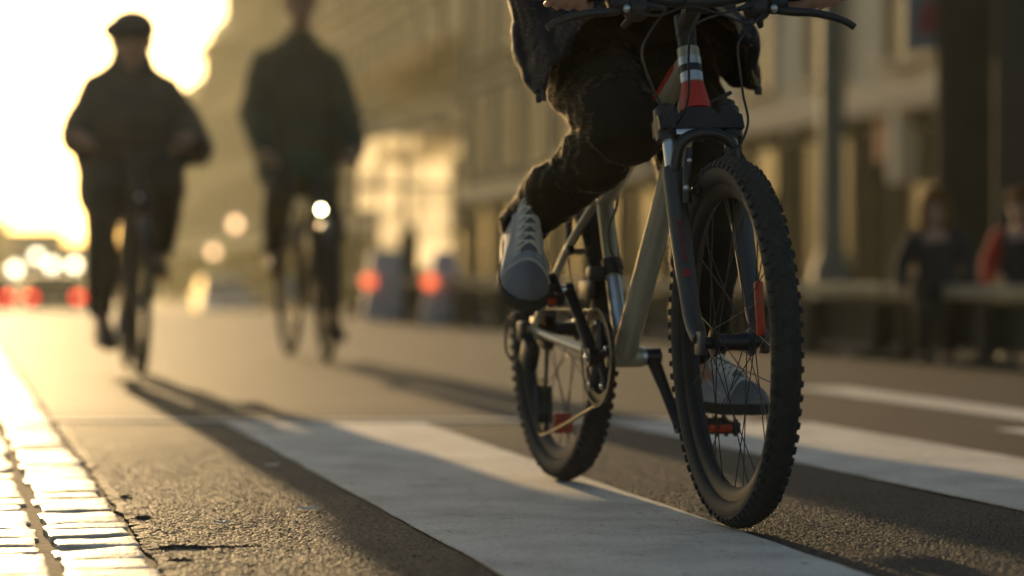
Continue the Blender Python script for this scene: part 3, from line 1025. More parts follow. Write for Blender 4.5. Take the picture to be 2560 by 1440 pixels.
# frame cables under the top tube
cable([clus + V((0.03, 0.02, 0.03)), loc(1540, 515, 0.36), loc(1523, 570, 0.36), loc(1528, 630, 0.38), loc(1558, 672, 0.42)], 0.0024)
# front derailleur and seat tube bits
fd = MB()
stp = BB.lerp(seat_top, 0.50)
fd.tube([BB.lerp(seat_top, 0.46), BB.lerp(seat_top, 0.55)], 0.021, 16)
fd.box(stp + V((-0.02, -0.050, -0.045)), (0.085, 0.010, 0.040), bev=0.003)
fd.box(stp + V((-0.012, -0.030, -0.01)), (0.04, 0.04, 0.03), bev=0.006)
fd.build('front_derailleur', M['blackmetal'], bike)
MB().tube([BB.lerp(seat_top, 0.16), BB.lerp(seat_top, 0.44)], 0.0172, 16).build('seat_tube_sleeve', M['silver'], fr)

# cranks
CR = V((0.105, 0, -0.138))                              # left crank, forward and down
crank = MB()
prof = []
NT = 44
ring = []
for R_, y0 in ((0.092, -0.052), (0.066, -0.045)):
    outer = []
    nt_ = int(NT * R_ / 0.092)
    vs = []
    for k in range(nt_ * 4):
        a = 2 * pi * k / (nt_ * 4)
        rr = R_ + (0.0035 if k % 4 in (1, 2) else -0.0035)
        vs.append((rr * cos(a), rr * sin(a)))
    n_ = len(vs)
    pts = []
    for yy in (y0 - 0.0016, y0 + 0.0016):
        for x, z in vs: pts.append(BB + V((x, yy, z)))
        for x, z in vs:
            l = sqrt(x * x + z * z); pts.append(BB + V((x / l * (R_ - 0.016), yy, z / l * (R_ - 0.016))))
    fs = []
    for k in range(n_):
        j = (k + 1) % n_
        fs += [(k, j, n_ + j, n_ + k), (2 * n_ + j, 2 * n_ + k, 3 * n_ + k, 3 * n_ + j), (j, k, 2 * n_ + k, 2 * n_ + j), (n_ + k, n_ + j, 3 * n_ + j, 3 * n_ + k)]
    crank.add(pts, fs)
for k in range(5):
    a = 2 * pi * k / 5 + 0.3
    crank.tube([BB + V((0.012 * cos(a), -0.052, 0.012 * sin(a))), BB + V((0.078 * cos(a), -0.050, 0.078 * sin(a)))], [0.010, 0.006], 8)
cg = crank.build('chainring', M['blackmetal'], bike, ang=30)
for k in range(5):
    a = 2 * pi * k / 5 + 0.3
    MB().ball(BB + V((0.070 * cos(a), -0.060, 0.070 * sin(a))), (0.006, 0.004, 0.006), 7).build('chainring_bolt', M['glint'], cg)
guard = MB().lathe([(0.094, -0.0015), (0.102, -0.0015), (0.102, 0.0015), (0.094, 0.0015)], 64, Matrix.Translation(BB + V((0, -0.058, 0))) @ RX, closed=True)
guard.build('chain_guard', M['blackplastic'], cg)
for s, d in ((1, CR), (-1, -CR)):
    a = MB()
    base = BB + V((0, s * 0.062, 0))
    tip = BB + V((0, s * 0.085, 0)) + d
    a.tube([BB + V((0, s * 0.046, 0)), BB + V((0, s * 0.078, 0))], [0.017, 0.019], 16)
    a.tube([base, base.lerp(tip, 0.5), tip], [0.0165, 0.0125, 0.0135], 14, flat=0.75)
    a.tube([tip - V((0, s * 0.008, 0)), tip + V((0, s * 0.008, 0))], 0.0145, 14)
    ca = a.build('crank_arm', M['blackmetal'], bike)
    MB().ball(BB + V((0, s * 0.080, 0)), (0.010, 0.005, 0.010), 8).build('crank_bolt', M['glint'], ca)
    MB().tube([tip + V((0, s * 0.008, 0)), tip + V((0, s * 0.016, 0))], [0.010, 0.008], 14).build('pedal_axle', M['glint'], ca)
    pc = tip + V((0, s * 0.068, 0))
    tilt = Matrix.Rotation(radians(36 if s < 0 else 4), 3, 'Y')
    p = MB()
    for xx in (-0.034, 0.034):
        p.box(pc + tilt @ V((xx, 0, 0)), (0.012, 0.098, 0.024), bev=0.003, rot=tilt)
        for yy in (-0.04, -0.02, 0, 0.02, 0.04):
            p.box(pc + tilt @ V((xx, yy, -0.013)), (0.008, 0.007, 0.008), rot=tilt)
            p.box(pc + tilt @ V((xx, yy, 0.013)), (0.008, 0.007, 0.008), rot=tilt)
    for yy in (-0.046, 0.046):
        p.box(pc + tilt @ V((0, yy, 0)), (0.075, 0.009, 0.020), bev=0.002, rot=tilt)
    p.tube([tip, pc + V((0, s * 0.045, 0))], 0.0075, 10)
    po = p.build('pedal', M['blackplastic'], bike)
    for xx in (-0.0405, 0.0405):
        MB().box(pc + tilt @ V((xx, 0, 0)), (0.004, 0.060, 0.016), bev=0.001, rot=tilt).build('reflector', M['reflector'], po)
# chain, cassette, rear derailleur
ch = MB()
RC = AXR + V((0, -0.040, 0))
pts = []
for k in range(9):
    a = radians(95 - k * 22.5)
    pts.append(BB + V((0.094 * cos(a), -0.052, 0.094 * sin(a))))
jock2 = V((0.045, -0.055, 0.135)); jock1 = V((0.035, -0.055, 0.215))
pts += [jock2 + V((0.01, 0, -0.024)), jock2 + V((-0.022, 0, 0.005)), jock1 + V((0.02, 0, 0.0)), AXR + V((0.035, -0.045, -0.02)), AXR + V((0.0, -0.043, -0.042)),
        AXR + V((-0.042, -0.043, 0.0)), AXR + V((-0.01, -0.044, 0.044))]
ch.tube(pts, 0.0048, 8, sub=5, closed=False, flat=0.8)
ch.tube([pts[-1], pts[0]], 0.0048, 8, flat=0.8)
link_run = [pts[-1].lerp(pts[0], k / 30) for k in range(31)]
for q in link_run:
    ch.box(q + V((0, -0.002, 0.0)), (0.0085, 0.0075, 0.0085), bev=0.002, rot=Matrix.Rotation(0.2, 3, 'Y'))
ch.build('chain', M['chain'], bike)
cs = MB()
for k in range(7):
    cs.lathe([(0.02, -0.0012), (0.050 - 0.0045 * k, -0.0012), (0.050 - 0.0045 * k, 0.0012), (0.02, 0.0012)], 40, Matrix.Translation(AXR + V((0, -0.030 - 0.0045 * k, 0))) @ RX, closed=True)
cs.build('cassette', M['spoke'], bike)
rd = MB()
rd.box(V((0.012, -0.078, 0.285)), (0.055, 0.034, 0.062), bev=0.010, rot=Matrix.Rotation(0.5, 3, 'Y'))
rd.box(V((-0.02, -0.082, 0.335)), (0.045, 0.026, 0.045), bev=0.008)
rd.tube([AXR + V((0, -0.066, -0.01)), V((0.006, -0.076, 0.30))], 0.011, 10)
for y in (-0.047, -0.063):
    rd.tube([jock1 + V((0, y + .055, 0)), jock2 + V((0, y + .055, 0))], [0.014, 0.013], 10, flat=0.25)
for j in (jock1, jock2):
    rd.lathe([(0.004, -0.004), (0.019, -0.004), (0.019, 0.004), (0.004, 0.004)], 24, Matrix.Translation(j) @ RX, closed=True)
rd.build('rear_derailleur', M['blackmetal'], bike)
cable([AXR + V((0.12, -0.052, 0.03)), AXR + V((0.02, -0.085, 0.045)), AXR + V((-0.075, -0.10, 0.02)), AXR + V((-0.105, -0.10, -0.045)), AXR + V((-0.07, -0.09, -0.075)), AXR + V((-0.03, -0.085, -0.05))], 0.003)
MB().tube([AXR + V((0, -0.07, 0)), AXR + V((0, -0.082, 0))], 0.009, 12).build('axle_nut', M['steel'], bike)
MB().tube([AXR + V((0, 0.07, 0)), AXR + V((0, 0.082, 0))], 0.009, 12).build('axle_nut', M['steel'], bike)

# ------------------------------------------------------------ people
def head_mb(mb, c, face, up=V((0, 0, 1)), s=1.0):
    face = V(face).normalized()
    up = (up - face * up.dot(face)).normalized()
    lf = up.cross(face)
    R3 = Matrix((face, lf, up)).transposed()
    g = lambda x, y, z: V(c) + R3 @ V((x * s, y * s, z * s))
    mb.ball(g(-0.012, 0, 0.030), (0.095 * s, 0.076 * s, 0.092 * s), 12, rot=R3)
    mb.ball(g(0.022, 0, -0.030), (0.066 * s, 0.060 * s, 0.085 * s), 10, rot=R3)
    mb.ball(g(0.062, 0, -0.088), (0.024 * s, 0.026 * s, 0.022 * s), 8, rot=R3)
    mb.ball(g(0.078, 0, 0.030), (0.016 * s, 0.046 * s, 0.012 * s), 8, rot=R3)      # brow
    mb.taper(g(0.084, 0, 0.018), g(0.108, 0, -0.022), 0.008 * s, 0.014 * s, 8)     # nose
    mb.ball(g(0.086, 0, -0.055), (0.010 * s, 0.026 * s, 0.009 * s), 8, rot=R3)      # lips
    for k in (-1, 1):
        mb.ball(g(-0.006, k * 0.078, 0.002), (0.018 * s, 0.010 * s, 0.032 * s), 8, rot=R3)
    return R3, g

def eyes(g, parent, s=1.0):
    for k in (-1, 1):
        MB().ball(g(0.080, k * 0.030, 0.008), 0.0115 * s, 7).build('eye', M['eye'], parent)

def hand_mb(mb, grip, out, fwd, up, wrist, br=0.016, s=1.0, fine=True):
    """a hand closed round a bar: palm behind and above it, four unequal fingers over the front, thumb underneath"""
    out, fwd, up = V(out).normalized(), V(fwd).normalized(), V(up).normalized()
    g = lambda o, f, u: V(grip) + out * o * s + fwd * f * s + up * u * s
    k = br + 0.010
    mb.taper(V(wrist), g(0.0, -0.030, 0.022), 0.027 * s, 0.024 * s)
    for i in range(4):
        o = -0.032 + 0.0205 * i
        mb.taper(V(wrist).lerp(g(o, -0.02, 0.022), 0.45), g(o, -0.004, k + 0.004), 0.015 * s, 0.0118 * s, 10)
        ln = (0.92, 1.0, 0.95, 0.78)[i]
        chain = [g(o, -0.004, k + 0.004), g(o, k + 0.006, 0.012), g(o, k + 0.002, -0.018 * ln), g(o, 0.004, -k * ln - 0.002)]
        rr = [0.0112, 0.0100, 0.0092, 0.0082]
        for j in range(3):
            mb.taper(chain[j], chain[j + 1], rr[j] * s, rr[j + 1] * s, 10)
    th = [g(-0.040, -0.030, 0.010), g(-0.058, -0.020, -0.012), g(-0.050, 0.008, -k - 0.004), g(-0.036, 0.026, -k + 0.002)]
    for j in range(3):
        mb.taper(th[j], th[j + 1], (0.0145, 0.0125, 0.0105, 0.0095)[j] * s, (0.0145, 0.0125, 0.0105, 0.0095)[j + 1] * s, 10)

def shoe(parent, heel, toe, up, s=1.0, upper='canvas', sole='rubber', cap='toecap', laces=True, label=None):
    heel, toe, up = V(heel), V(toe), V(up)
    d = (toe - heel); L = d.length; d.normalize()
    up = (up - d * up.dot(d)).normalized()
    sd = up.cross(d)
    def ring(t, w, h, base=0.0, n=20):
        out = []
        for k in range(n):
            a = 2 * pi * k / n
            x = cos(a); y = sin(a)
            yy = (h * y if y > 0 else 0.012 * y)
            if y > 0: x *= (1 - 0.25 * y)
            out.append(heel + d * (t * L) + sd * (w * s * x) + up * ((base + yy) * s))
        return out
    secs = [(0.0, .020, .045), (.05, .030, .075), (.16, .035, .105), (.30, .035, .108), (.42, .037, .090), (.58, .043, .070), (.72, .046, .056), (.86, .041, .046), (.95, .028, .036), (1.0, .012, .02)]
    u = MB().loft([ring(t, w, h, 0.02) for t, w, h in secs])
    so_ = u.build('shoe', M[upper], parent, ang=60, label=label)
    u = MB()
    u.loft([ring(t, w, h, 0.0205) for t, w, h in [(.78, .0455, .0515), (.86, .0430, .0480), (.95, .030, .038), (1.004, .014, .022)]], cap=True)
    u.build('toe_cap', M[cap], so_, ang=60)
    sl_ = []
    for t, w in [(-0.01, .022), (.05, .033), (.2, .036), (.42, .038), (.6, .045), (.74, .048), (.88, .042), (.97, .028), (1.012, .012)]:
        q = []
        for y in (0.002, 0.024):
            for sg in (-1, 1):
                q.append(heel + d * (t * L) + sd * (w * s * sg) + up * (y * s + (0.012 * max(t - .75, 0) if True else 0)))
        sl_.append([q[0], q[1], q[3], q[2]])
    MB().loft(sl_).build('sole', M[sole], so_, ang=50)
    def surf(t, a, lift):
        for (ta, wa, ha), (tb, wb, hb_) in zip(secs, secs[1:]):
            if ta <= t <= tb:
                k = (t - ta) / (tb - ta)
                w, h = wa + (wb - wa) * k, ha + (hb_ - ha) * k
        y = sin(a)
        return heel + d * (t * L) + sd * ((w + lift) * s * cos(a) * (1 - 0.25 * y)) + up * ((0.02 + (h + lift) * y) * s)
    if laces:
        tg = MB()
        rings = []
        for i in range(9):
            t = 0.30 + 0.38 * i / 8
            rings.append([surf(t, radians(x), l) for x, l in ((68, 0.004), (80, 0.006), (90, 0.0065), (100, 0.006), (112, 0.004), (112, -0.004), (90, -0.003), (68, -0.004))])
        tg.loft(rings)
        tg.build('tongue', M['toecap'], so_, ang=60)
        for sg in (1, -1):
            ey = MB()
            rings = []
            for i in range(9):
                t = 0.27 + 0.44 * i / 8
                rings.append([surf(t, radians(90 + sg * x), l) for x, l in ((22, 0.001), (23, 0.004), (40, 0.0042), (44, 0.001), (40, -0.003), (25, -0.003))])
            ey.loft(rings)
            ey.build('eyestay', M['canvas2'], so_, ang=50)
        lb = MB()
        for i in range(6):
            t = 0.29 + 0.066 * i
            for q in (1, -1):
                lb.tube([surf(t, radians(90 - q * 34), 0.005), surf(t + 0.012, radians(90 - q * 18), 0.009), surf(t + 0.03, radians(90), 0.0105 + 0.001 * q), surf(t + 0.048, radians(90 + q * 18), 0.009), surf(t + 0.06, radians(90 + q * 34), 0.005)], 0.0027, 6, sub=3)
        lb.build('lace', M['paper'], so_)
        st = MB()
        for a0 in (28, 152):
            st.tube([surf(0.12 + 0.6 * i / 12, radians(a0 + (8 if a0 < 90 else -8) * sin(i * 0.4)), 0.001) for i in range(13)], 0.0012, 5)
        st.tube([surf(0.76, radians(8 + 164 * i / 12), 0.0014) for i in range(13)], 0.0016, 5)
        st.build('seam', M['paper'], so_)
    return so_

# ---- the near rider
rider = thing('person', 'cyclist in black trousers and navy jacket with grey canvas shoes riding closest to the camera', 'person', REAR, TH)
hipR, hipL = V((0.32, -0.085, 0.94)), V((0.31, 0.105, 0.94))
ankR = V((0.245, -0.165, 0.565)); ankL = V((0.462, 0.158, 0.285))
kneeR = ik(hipR, ankR, 0.415, 0.385, V((1, -0.02, 0.1)))
kneeR = V((0.64, -0.062, 0.752))
kneeL = ik(hipL, ankL, 0.385, 0.385, V((1, 0.02, 0.2)))
waist, chest, neck = V((0.32, 0.01, 1.03)), V((0.45, 0.005, 1.30)), V((0.54, 0, 1.47))
shR, shL = V((0.50, -0.19, 1.40)), V((0.50, 0.19, 1.40))
gR, gL = STEER @ bar(-0.25), STEER @ bar(0.25)
wrR, wrL = gR + V((-0.085, -0.012, 0.055)), gL + V((-0.085, 0.012, 0.055))
elR = ik(shR, wrR, 0.30, 0.265, V((0.1, -0.8, 0.35))); elL = ik(shL, wrL, 0.30, 0.265, V((0.1, 0.8, 0.35)))
b = MB()
b.ball((0.31, 0.01, 0.965), (0.12, 0.155, 0.11), 10)
b.taper(waist, chest, 0.125, 0.14); b.taper(chest, V((0.49, 0, 1.40)), 0.13, 0.10)
b.taper(shR, shL, 0.065, 0.065)
b.taper(V((0.50, 0, 1.42)), V((0.60, 0, 1.54)), 0.058, 0.055)
hc = V((0.635, 0, 1.63))
_, gh = head_mb(b, hc, (1, 0, -0.05))
for sh, el, wr_ in ((shR, elR, wrR), (shL, elL, wrL)):
    b.taper(sh, el, 0.052, 0.040); b.taper(el, wr_, 0.040, 0.027)
for hip, kn, an in ((hipR, kneeR, ankR), (hipL, kneeL, ankL)):
    b.taper(hip, kn, 0.080, 0.055); b.taper(kn, an, 0.054, 0.036)
for an, to in ((ankR, V((0.375, -0.20, 0.455))), (ankL, V((0.60, 0.19, 0.205)))):
    b.taper(an, to, 0.034, 0.026)
hand_mb(b, gR, (0, -1, 0), (1, 0, -0.25), (0.25, 0, 1), wrR)
hand_mb(b, gL, (0, 1, 0), (1, 0, -0.25), (0.25, 0, 1), wrL)
body = link('body', fuse(b, 0.0055, 3), M['skin'], rider)
eyes(gh, rider)
hr = MB()
hr.ball(gh(-0.022, 0, 0.048), (0.100, 0.086, 0.092), 12)
hr.ball(gh(-0.055, 0, -0.01), (0.060, 0.074, 0.085), 10)
link('hair', fuse(hr, 0.01, 2, lambda p: 0.006 * noise.noise(p * 60)), M['hair'], rider)

t = MB()
t.ball((0.31, 0.01, 0.965), (0.145, 0.18, 0.13), 12)
t.taper(hipR, kneeR, 0.106, 0.085, 20); t.taper(kneeR, kneeR.lerp(ankR, 0.5), 0.076, 0.062, 20); t.taper(kneeR.lerp(ankR, 0.5), ankR + (kneeR - ankR).normalized() * 0.02, 0.062, 0.052, 20)
t.taper(hipL, kneeL, 0.112, 0.088, 20); t.taper(kneeL, kneeL.lerp(ankL, 0.5), 0.086, 0.066, 20); t.taper(kneeL.lerp(ankL, 0.5), ankL + V((0, 0, 0.01)), 0.068, 0.056, 20)
def trouser_disp(p):
    k = 1.0
    a = folds(0.015, 9, 15, 3.0)(p)
    c_ = 0.0012 * noise.noise(p * 60) + 0.0016 * noise.noise(V((p.x * 20, p.y * 20, p.z * 45)))
    return a + c_
tr_ob = link('trousers', fuse(t, 0.007, 5, trouser_disp), M['trouser'], rider)

# jacket: one shell, hem hanging low at both sides of the saddle
def jring(cx, cz, a, bf, tilt, drop=0.0, n=128, inset=0.0, wob=0.0, flare=0.0):
    out = []
    for k in range(n):
        w = 2 * pi * k / n
        x, y = cos(w), sin(w)
        lat = abs(y) ** 3
        px_ = (bf - inset) * x
        py_ = (a - inset) * (abs(y) ** 0.85) * (1 if y > 0 else -1)
        wv = wob * (noise.noise(V((cos(w) * 2.6, sin(w) * 2.6, cz * 6))) + 0.5 * noise.noise(V((cos(w) * 7, sin(w) * 7, cz * 9))))
        z_ = cz + px_ * sin(tilt) * (-1) + 0.9 * drop * max(x, 0) ** 1.5 * 1.2 - drop * lat + 0.02 * wv / max(wob, 1e-6) * (1 if wob > .01 else 0)
        out.append(V((cx + px_ * cos(tilt) + 0.06 * lat * drop / 0.1 + wv * x, py_ + wv * y + 0.022 * min(drop / 0.05, 1), z_)))
    return out
def smooth_interp(keys, n):
    out = []
    for i in range(n):
        t_ = i / (n - 1) * (len(keys) - 1)
        k = min(int(t_), len(keys) - 2); u_ = t_ - k
        out.append([a_ + (b_ - a_) * u_ for a_, b_ in zip(keys[k], keys[k + 1])])
    return out
keys = [  # cx, cz, half width, fore-aft, tilt, drop, wob
    (0.545, 1.475, 0.065, 0.065, 0.5, 0, 0), (0.52, 1.44, 0.13, 0.085, 0.6, 0, 0), (0.49, 1.39, 0.205, 0.115, 0.7, 0, 0.006), (0.45, 1.30, 0.205, 0.14, 0.65, 0, 0.008),
    (0.38, 1.18, 0.20, 0.155, 0.55, 0, 0.010), (0.36, 1.08, 0.225, 0.17, 0.45, 0.01, 0.012), (0.375, 1.01, 0.247, 0.20, 0.30, 0.05, 0.016), (0.40, 0.965, 0.250, 0.220, 0.22, 0.085, 0.018), (0.42, 0.940, 0.240, 0.222, 0.20, 0.098, 0.020)]
rows = smooth_interp(keys, 81)
rings = [jring(*r[:6], wob=r[6]) for r in rows]
inner = [jring(r[0], r[1], r[2], r[3], r[4], r[5], inset=0.005, wob=r[6]) for r in rows[::-1][:32]]
j = MB()
n_ = 64
j.loft(rings + inner, cap=True)
for sh, el, wr_ in ((shR, elR, wrR), (shL, elL, wrL)):
    inn = V((0.47, sh.y * 0.55, 1.36))
    pts = [inn, sh, sh.lerp(el, 0.5), el, el.lerp(wr_, 0.5), wr_.lerp(el, 0.08)]
    j.tube(pts, [0.10, 0.085, 0.072, 0.062, 0.056, 0.047], 24, sub=6)
    j.tube([wr_.lerp(el, 0.14), wr_.lerp(el, 0.10), wr_.lerp(el, -0.02)], [0.050, 0.052, 0.046], 24)
jm = j.mesh('jacket', True, 180)
nn = [v.normal.copy() for v in jm.vertices]
fd_ = folds(0.013, 9, 7, 1.7)
for v, q in zip(jm.vertices, nn):
    v.co += q * (fd_(v.co) + 0.0030 * noise.noise(v.co * 42))
jk = link('jacket', jm, M['jacket'], rider)
hem = rings[-1]
pip = MB().tube([p + V((0, 0, -0.002)) for p in hem[6:30]], 0.0048, 8)
pip.build('hem_cord', M['lining'], jk)
for k in (27, 29, 98, 100):
    MB().tube([hem[k] + V((0, 0, 0.004)), hem[k] + V((0.002, 0, -0.010)), hem[k] + V((0.002, 0, -0.022))], [0.0035, 0.0062, 0.0050], 8).build('cord_toggle', M['blackplastic'], jk)
shoe(rider, (0.205, -0.160, 0.535), (0.445, -0.217, 0.385), (0.5, 0.02, 0.85), 1.16, label='grey canvas shoe pressed toe down on the raised pedal')
shoe(rider, (0.415, 0.142, 0.182), (0.672, 0.212, 0.178), (0.02, 0, 1), label='pale grey lace-up shoe on the lowered pedal behind the front wheel')

def fuzz(parent, n, length, wid, m, seed):
    """pale fibres added on the sunward flanks to catch a rim of light"""
    me = parent.data
    rg = np.random.default_rng(seed)
    nvv = len(me.vertices)
    co_ = np.empty(nvv * 3, np.float32); me.vertices.foreach_get('co', co_); co_ = co_.reshape(-1, 3)
    no_ = np.empty(nvv * 3, np.float32); me.vertices.foreach_get('normal', no_); no_ = no_.reshape(-1, 3)
    sl_ = Matrix.Rotation(-TH, 3, 'Z') @ sun_dir
    side = no_ @ np.array(sl_[:], np.float32)
    pool = np.nonzero((side > -0.30) & (side < 0.75))[0]            # only where the low sun grazes, so the fibres light the rim
    pick = pool[rg.integers(0, len(pool), n)]
    p = co_[pick] + (rg.random((n, 3)) - 0.5) * 0.006
    d_ = no_[pick] + (rg.random((n, 3)) - 0.5) * 1.5
    d_ /= np.linalg.norm(d_, axis=1)[:, None]
    ln = length * (0.35 + 0.9 * rg.random(n) ** 2)[:, None]
    sd_ = np.cross(d_, rg.random((n, 3)) - 0.5); sd_ /= np.linalg.norm(sd_, axis=1)[:, None] + 1e-9
    bend = (rg.random((n, 3)) - 0.5) * length * 0.8
    a = p - sd_ * wid / 2 - no_[pick] * 0.002; b_ = p + sd_ * wid / 2 - no_[pick] * 0.002
    c_ = p + d_ * ln * 0.6 + bend * 0.3; e_ = p + d_ * ln + bend
    vs_ = np.stack([a, b_, c_ + sd_ * wid * 0.35, c_ - sd_ * wid * 0.35, e_], 1).reshape(-1, 3)
    fm = bpy.data.meshes.new('rim_light_fuzz')
    k5 = (np.arange(n) * 5)[:, None]
    fm.from_pydata(vs_.tolist(), [], (k5 + np.array([[0, 1, 2, 3]])).tolist() + (k5 + np.array([[3, 2, 4]])).tolist())
    fm.update()
    o = link('rim_light_fuzz', fm, m, parent)
    o['kind'] = 'stuff'
    return o
M['fuzz'] = cloth_translucent('rim light fibres', (0.03, 0.027, 0.022), (0.85, 0.72, 0.50))  # pale translucent fibres added for the lit rim on dark cloth
fuzz(tr_ob, 46000, 0.0055, 0.00030, M['fuzz'], 3)
fuzz(jk, 34000, 0.0065, 0.00032, M['fuzz'], 5)

# ------------------------------------------------------------ city bicycles and their riders further back
GW = 0.235
def city_bike(label, root, rz, phase, lampz=None, steer=0.0, basket=False):
    t = thing('bicycle', label, 'bicycle', root, rz)
    R, r, rr_ = 0.330, 0.019, 0.305
    WB = 1.10
    axr, axf, bb = V((0, 0, 0.349)), V((WB, 0, 0.349)), V((0.46, 0, 0.29))
    H = Matrix.Identity(4)
    ht0, ht1 = V((0.90, 0, 0.78)), V((0.845, 0, 0.94))
    hA = (ht1 - ht0).normalized()
    ST_ = Matrix.Translation(ht0) @ Matrix.Rotation(steer, 4, hA) @ Matrix.Translation(-ht0)
    for m_, ph in ((Matrix.Translation(axr), 0.1), (ST_ @ Matrix.Translation(axf), 0.0)):
        make_wheel(t, m_, R, r, rr_, 24, 0, 'city', 0.03, ph, 'blackmetal', 'rim', 0.0012)
    f = MB()
    st = V((0.28, 0, 0.80))
    f.tube([ht0, ht1], 0.02, 14); f.tube([bb, st], 0.016, 12)
    f.tube([ht0 + V((0, 0, 0.03)), bb], 0.019, 12); f.tube([ht1 - V((0, 0, 0.03)), V((0.34, 0, 0.62))], 0.015, 12)
    for s in (-1, 1):
        f.tube([st - V((0, -s * 0.015, 0.06)), axr + V((0, s * 0.06, 0))], 0.009, 10)
        f.tube([bb + V((0, s * 0.03, 0)), axr + V((0, s * 0.06, 0))], 0.010, 10)
    f.build('frame', M['blackmetal'], t)
    k = MB()
    k.tube([ht0 + V((0, -0.05, -0.02)), ht0 + V((0, 0.05, -0.02))], 0.016, 12, mtx=ST_)
    for s in (-1, 1):
        k.tube([ht0 + V((0.0, s * 0.048, -0.02)), V((0.98, s * 0.05, 0.56)), axf + V((0, s * 0.055, 0))], [0.014, 0.012, 0.009], 10, mtx=ST_, sub=4)
    k.build('fork', M['blackmetal'], t)
    hb_ = MB()
    hb_.tube([ht1, V((0.82, 0, 1.03))], 0.013, 12, mtx=ST_)
    hb_.tube([V((0.56, -GW, 1.05)), V((0.70, -GW, 1.06)), V((0.84, -GW * 0.7, 1.05)), V((0.86, 0, 1.03)), V((0.84, GW * 0.7, 1.05)), V((0.70, GW, 1.06)), V((0.56, GW, 1.05))], 0.011, 12, mtx=ST_, sub=5)
    hbo = hb_.build('handlebar', M['blackmetal'], t)
    for s in (-1, 1):
        MB().tube([V((0.55, s * GW, 1.05)), V((0.68, s * GW, 1.059))], 0.016, 12, mtx=ST_).build('grip', M['rubber'], hbo)
    rings = []
    for q, w, h in [(0, .01, .015), (.1, .075, .04), (.3, .10, .055), (.5, .07, .05), (.75, .035, .04), (1, .012, .015)]:
        rings.append([V((0.10 + q * 0.27, w * cos(a), 0.955 + h * .5 * sin(a))) for a in [2 * pi * i / 14 for i in range(14)]])
    MB().loft(rings).build('saddle', M['leather'], t, ang=60)
    MB().tube([st, V((0.235, 0, 0.94))], 0.0135, 10).build('seat_post', M['steel'], t)
    for A, side in ((axr, 0), (axf, 1)):
        mg = MB()
        a0, a1 = ((20, 200) if side == 0 else (35, 165))
        rings = []
        for i in range(19):
            a = radians(a0 + (a1 - a0) * i / 18)
            c_ = A + V((cos(a), 0, sin(a))) * 0.366
            er = V((cos(a), 0, sin(a)))
            rings.append([c_ + V((0, y, 0)) + er * z for y, z in ((-.027, -.012), (-.016, .002), (0, .006), (.016, .002), (.027, -.012), (.014, -.002), (0, .003), (-.014, -.002))])
        mg.loft(rings, mtx=ST_ if side else None)
        mg.build('mudguard', M['blackmetal'], t)
    cr = V((0.165 * cos(phase), 0, 0.165 * sin(phase)))
    MB().lathe([(0.06, -0.002), (0.09, -0.002), (0.09, 0.002), (0.06, 0.002)], 32, Matrix.Translation(bb + V((0, -0.05, 0))) @ RX, closed=True).build('chainring', M['steel'], t)
    pc = {}
    for s, d in ((1, cr), (-1, -cr)):
        tip = bb + V((0, s * 0.08, 0)) + d
        MB().tube([bb + V((0, s * 0.05, 0)), tip], [0.015, 0.012], 10).build('crank_arm', M['steel'], t)
        q = MB()
        c_ = tip + V((0, s * 0.06, 0))
        q.tube([tip, c_ + V((0, s * 0.04, 0))], 0.008, 8)
        for xx in (-0.03, 0.03):
            q.box(c_ + V((xx, 0, 0)), (0.02, 0.09, 0.022), bev=0.003)
        po = q.build('pedal', M['blackplastic'], t)
        for xx in (-0.042, 0.042):
            MB().box(c_ + V((xx, 0, 0)), (0.004, 0.05, 0.016)).build('reflector', M['reflector'], po)
        pc[s] = c_
    cc = MB()
    cc.tube([bb + V((0.09, -0.05, 0.0)), bb + V((0.05, -0.05, 0.085)), axr + V((0, -0.045, 0.04)), axr + V((-0.04, -0.045, 0)), axr + V((0, -0.045, -0.04)), bb + V((0.05, -0.05, -0.085)), bb + V((0.09, -0.05, 0.0))], 0.006, 8, sub=4)
    cc.build('chain', M['spoke'], t)
    lamp = MB()
    lc = ST_ @ V((0.965, 0, lampz or 0.80))
    lamp.tube([lc - V((0.05, 0, 0)), lc - V((0.02, 0, 0)), lc], [0.02, 0.036, 0.038], 16)
    lo = lamp.build('headlight', M['blackplastic'], t)
    MB().lathe([(0.013, 0), (0.010, 0.004), (0.0, 0.006)], 20, Matrix.Translation(lc + V((0.0005, 0, 0))) @ Matrix.Rotation(pi / 2, 4, 'Y')).build('lens', M['bikelamp'] if lampz else M['silver'], lo)
    rk = MB()
    for s in (-1, 1):
        rk.tube([V((0.24, s * 0.06, 0.72)), V((-0.18, s * 0.06, 0.72))], 0.006, 8)
        rk.tube([V((-0.05, s * 0.06, 0.72)), axr + V((0, s * 0.066, 0))], 0.005, 8)
    for x in (0.2, 0.05, -0.1, -0.18):
        rk.tube([V((x, -0.06, 0.72)), V((x, 0.06, 0.72))], 0.005, 8)
    rk.build('luggage_rack', M['blackmetal'], t)
    return t, pc, ST_

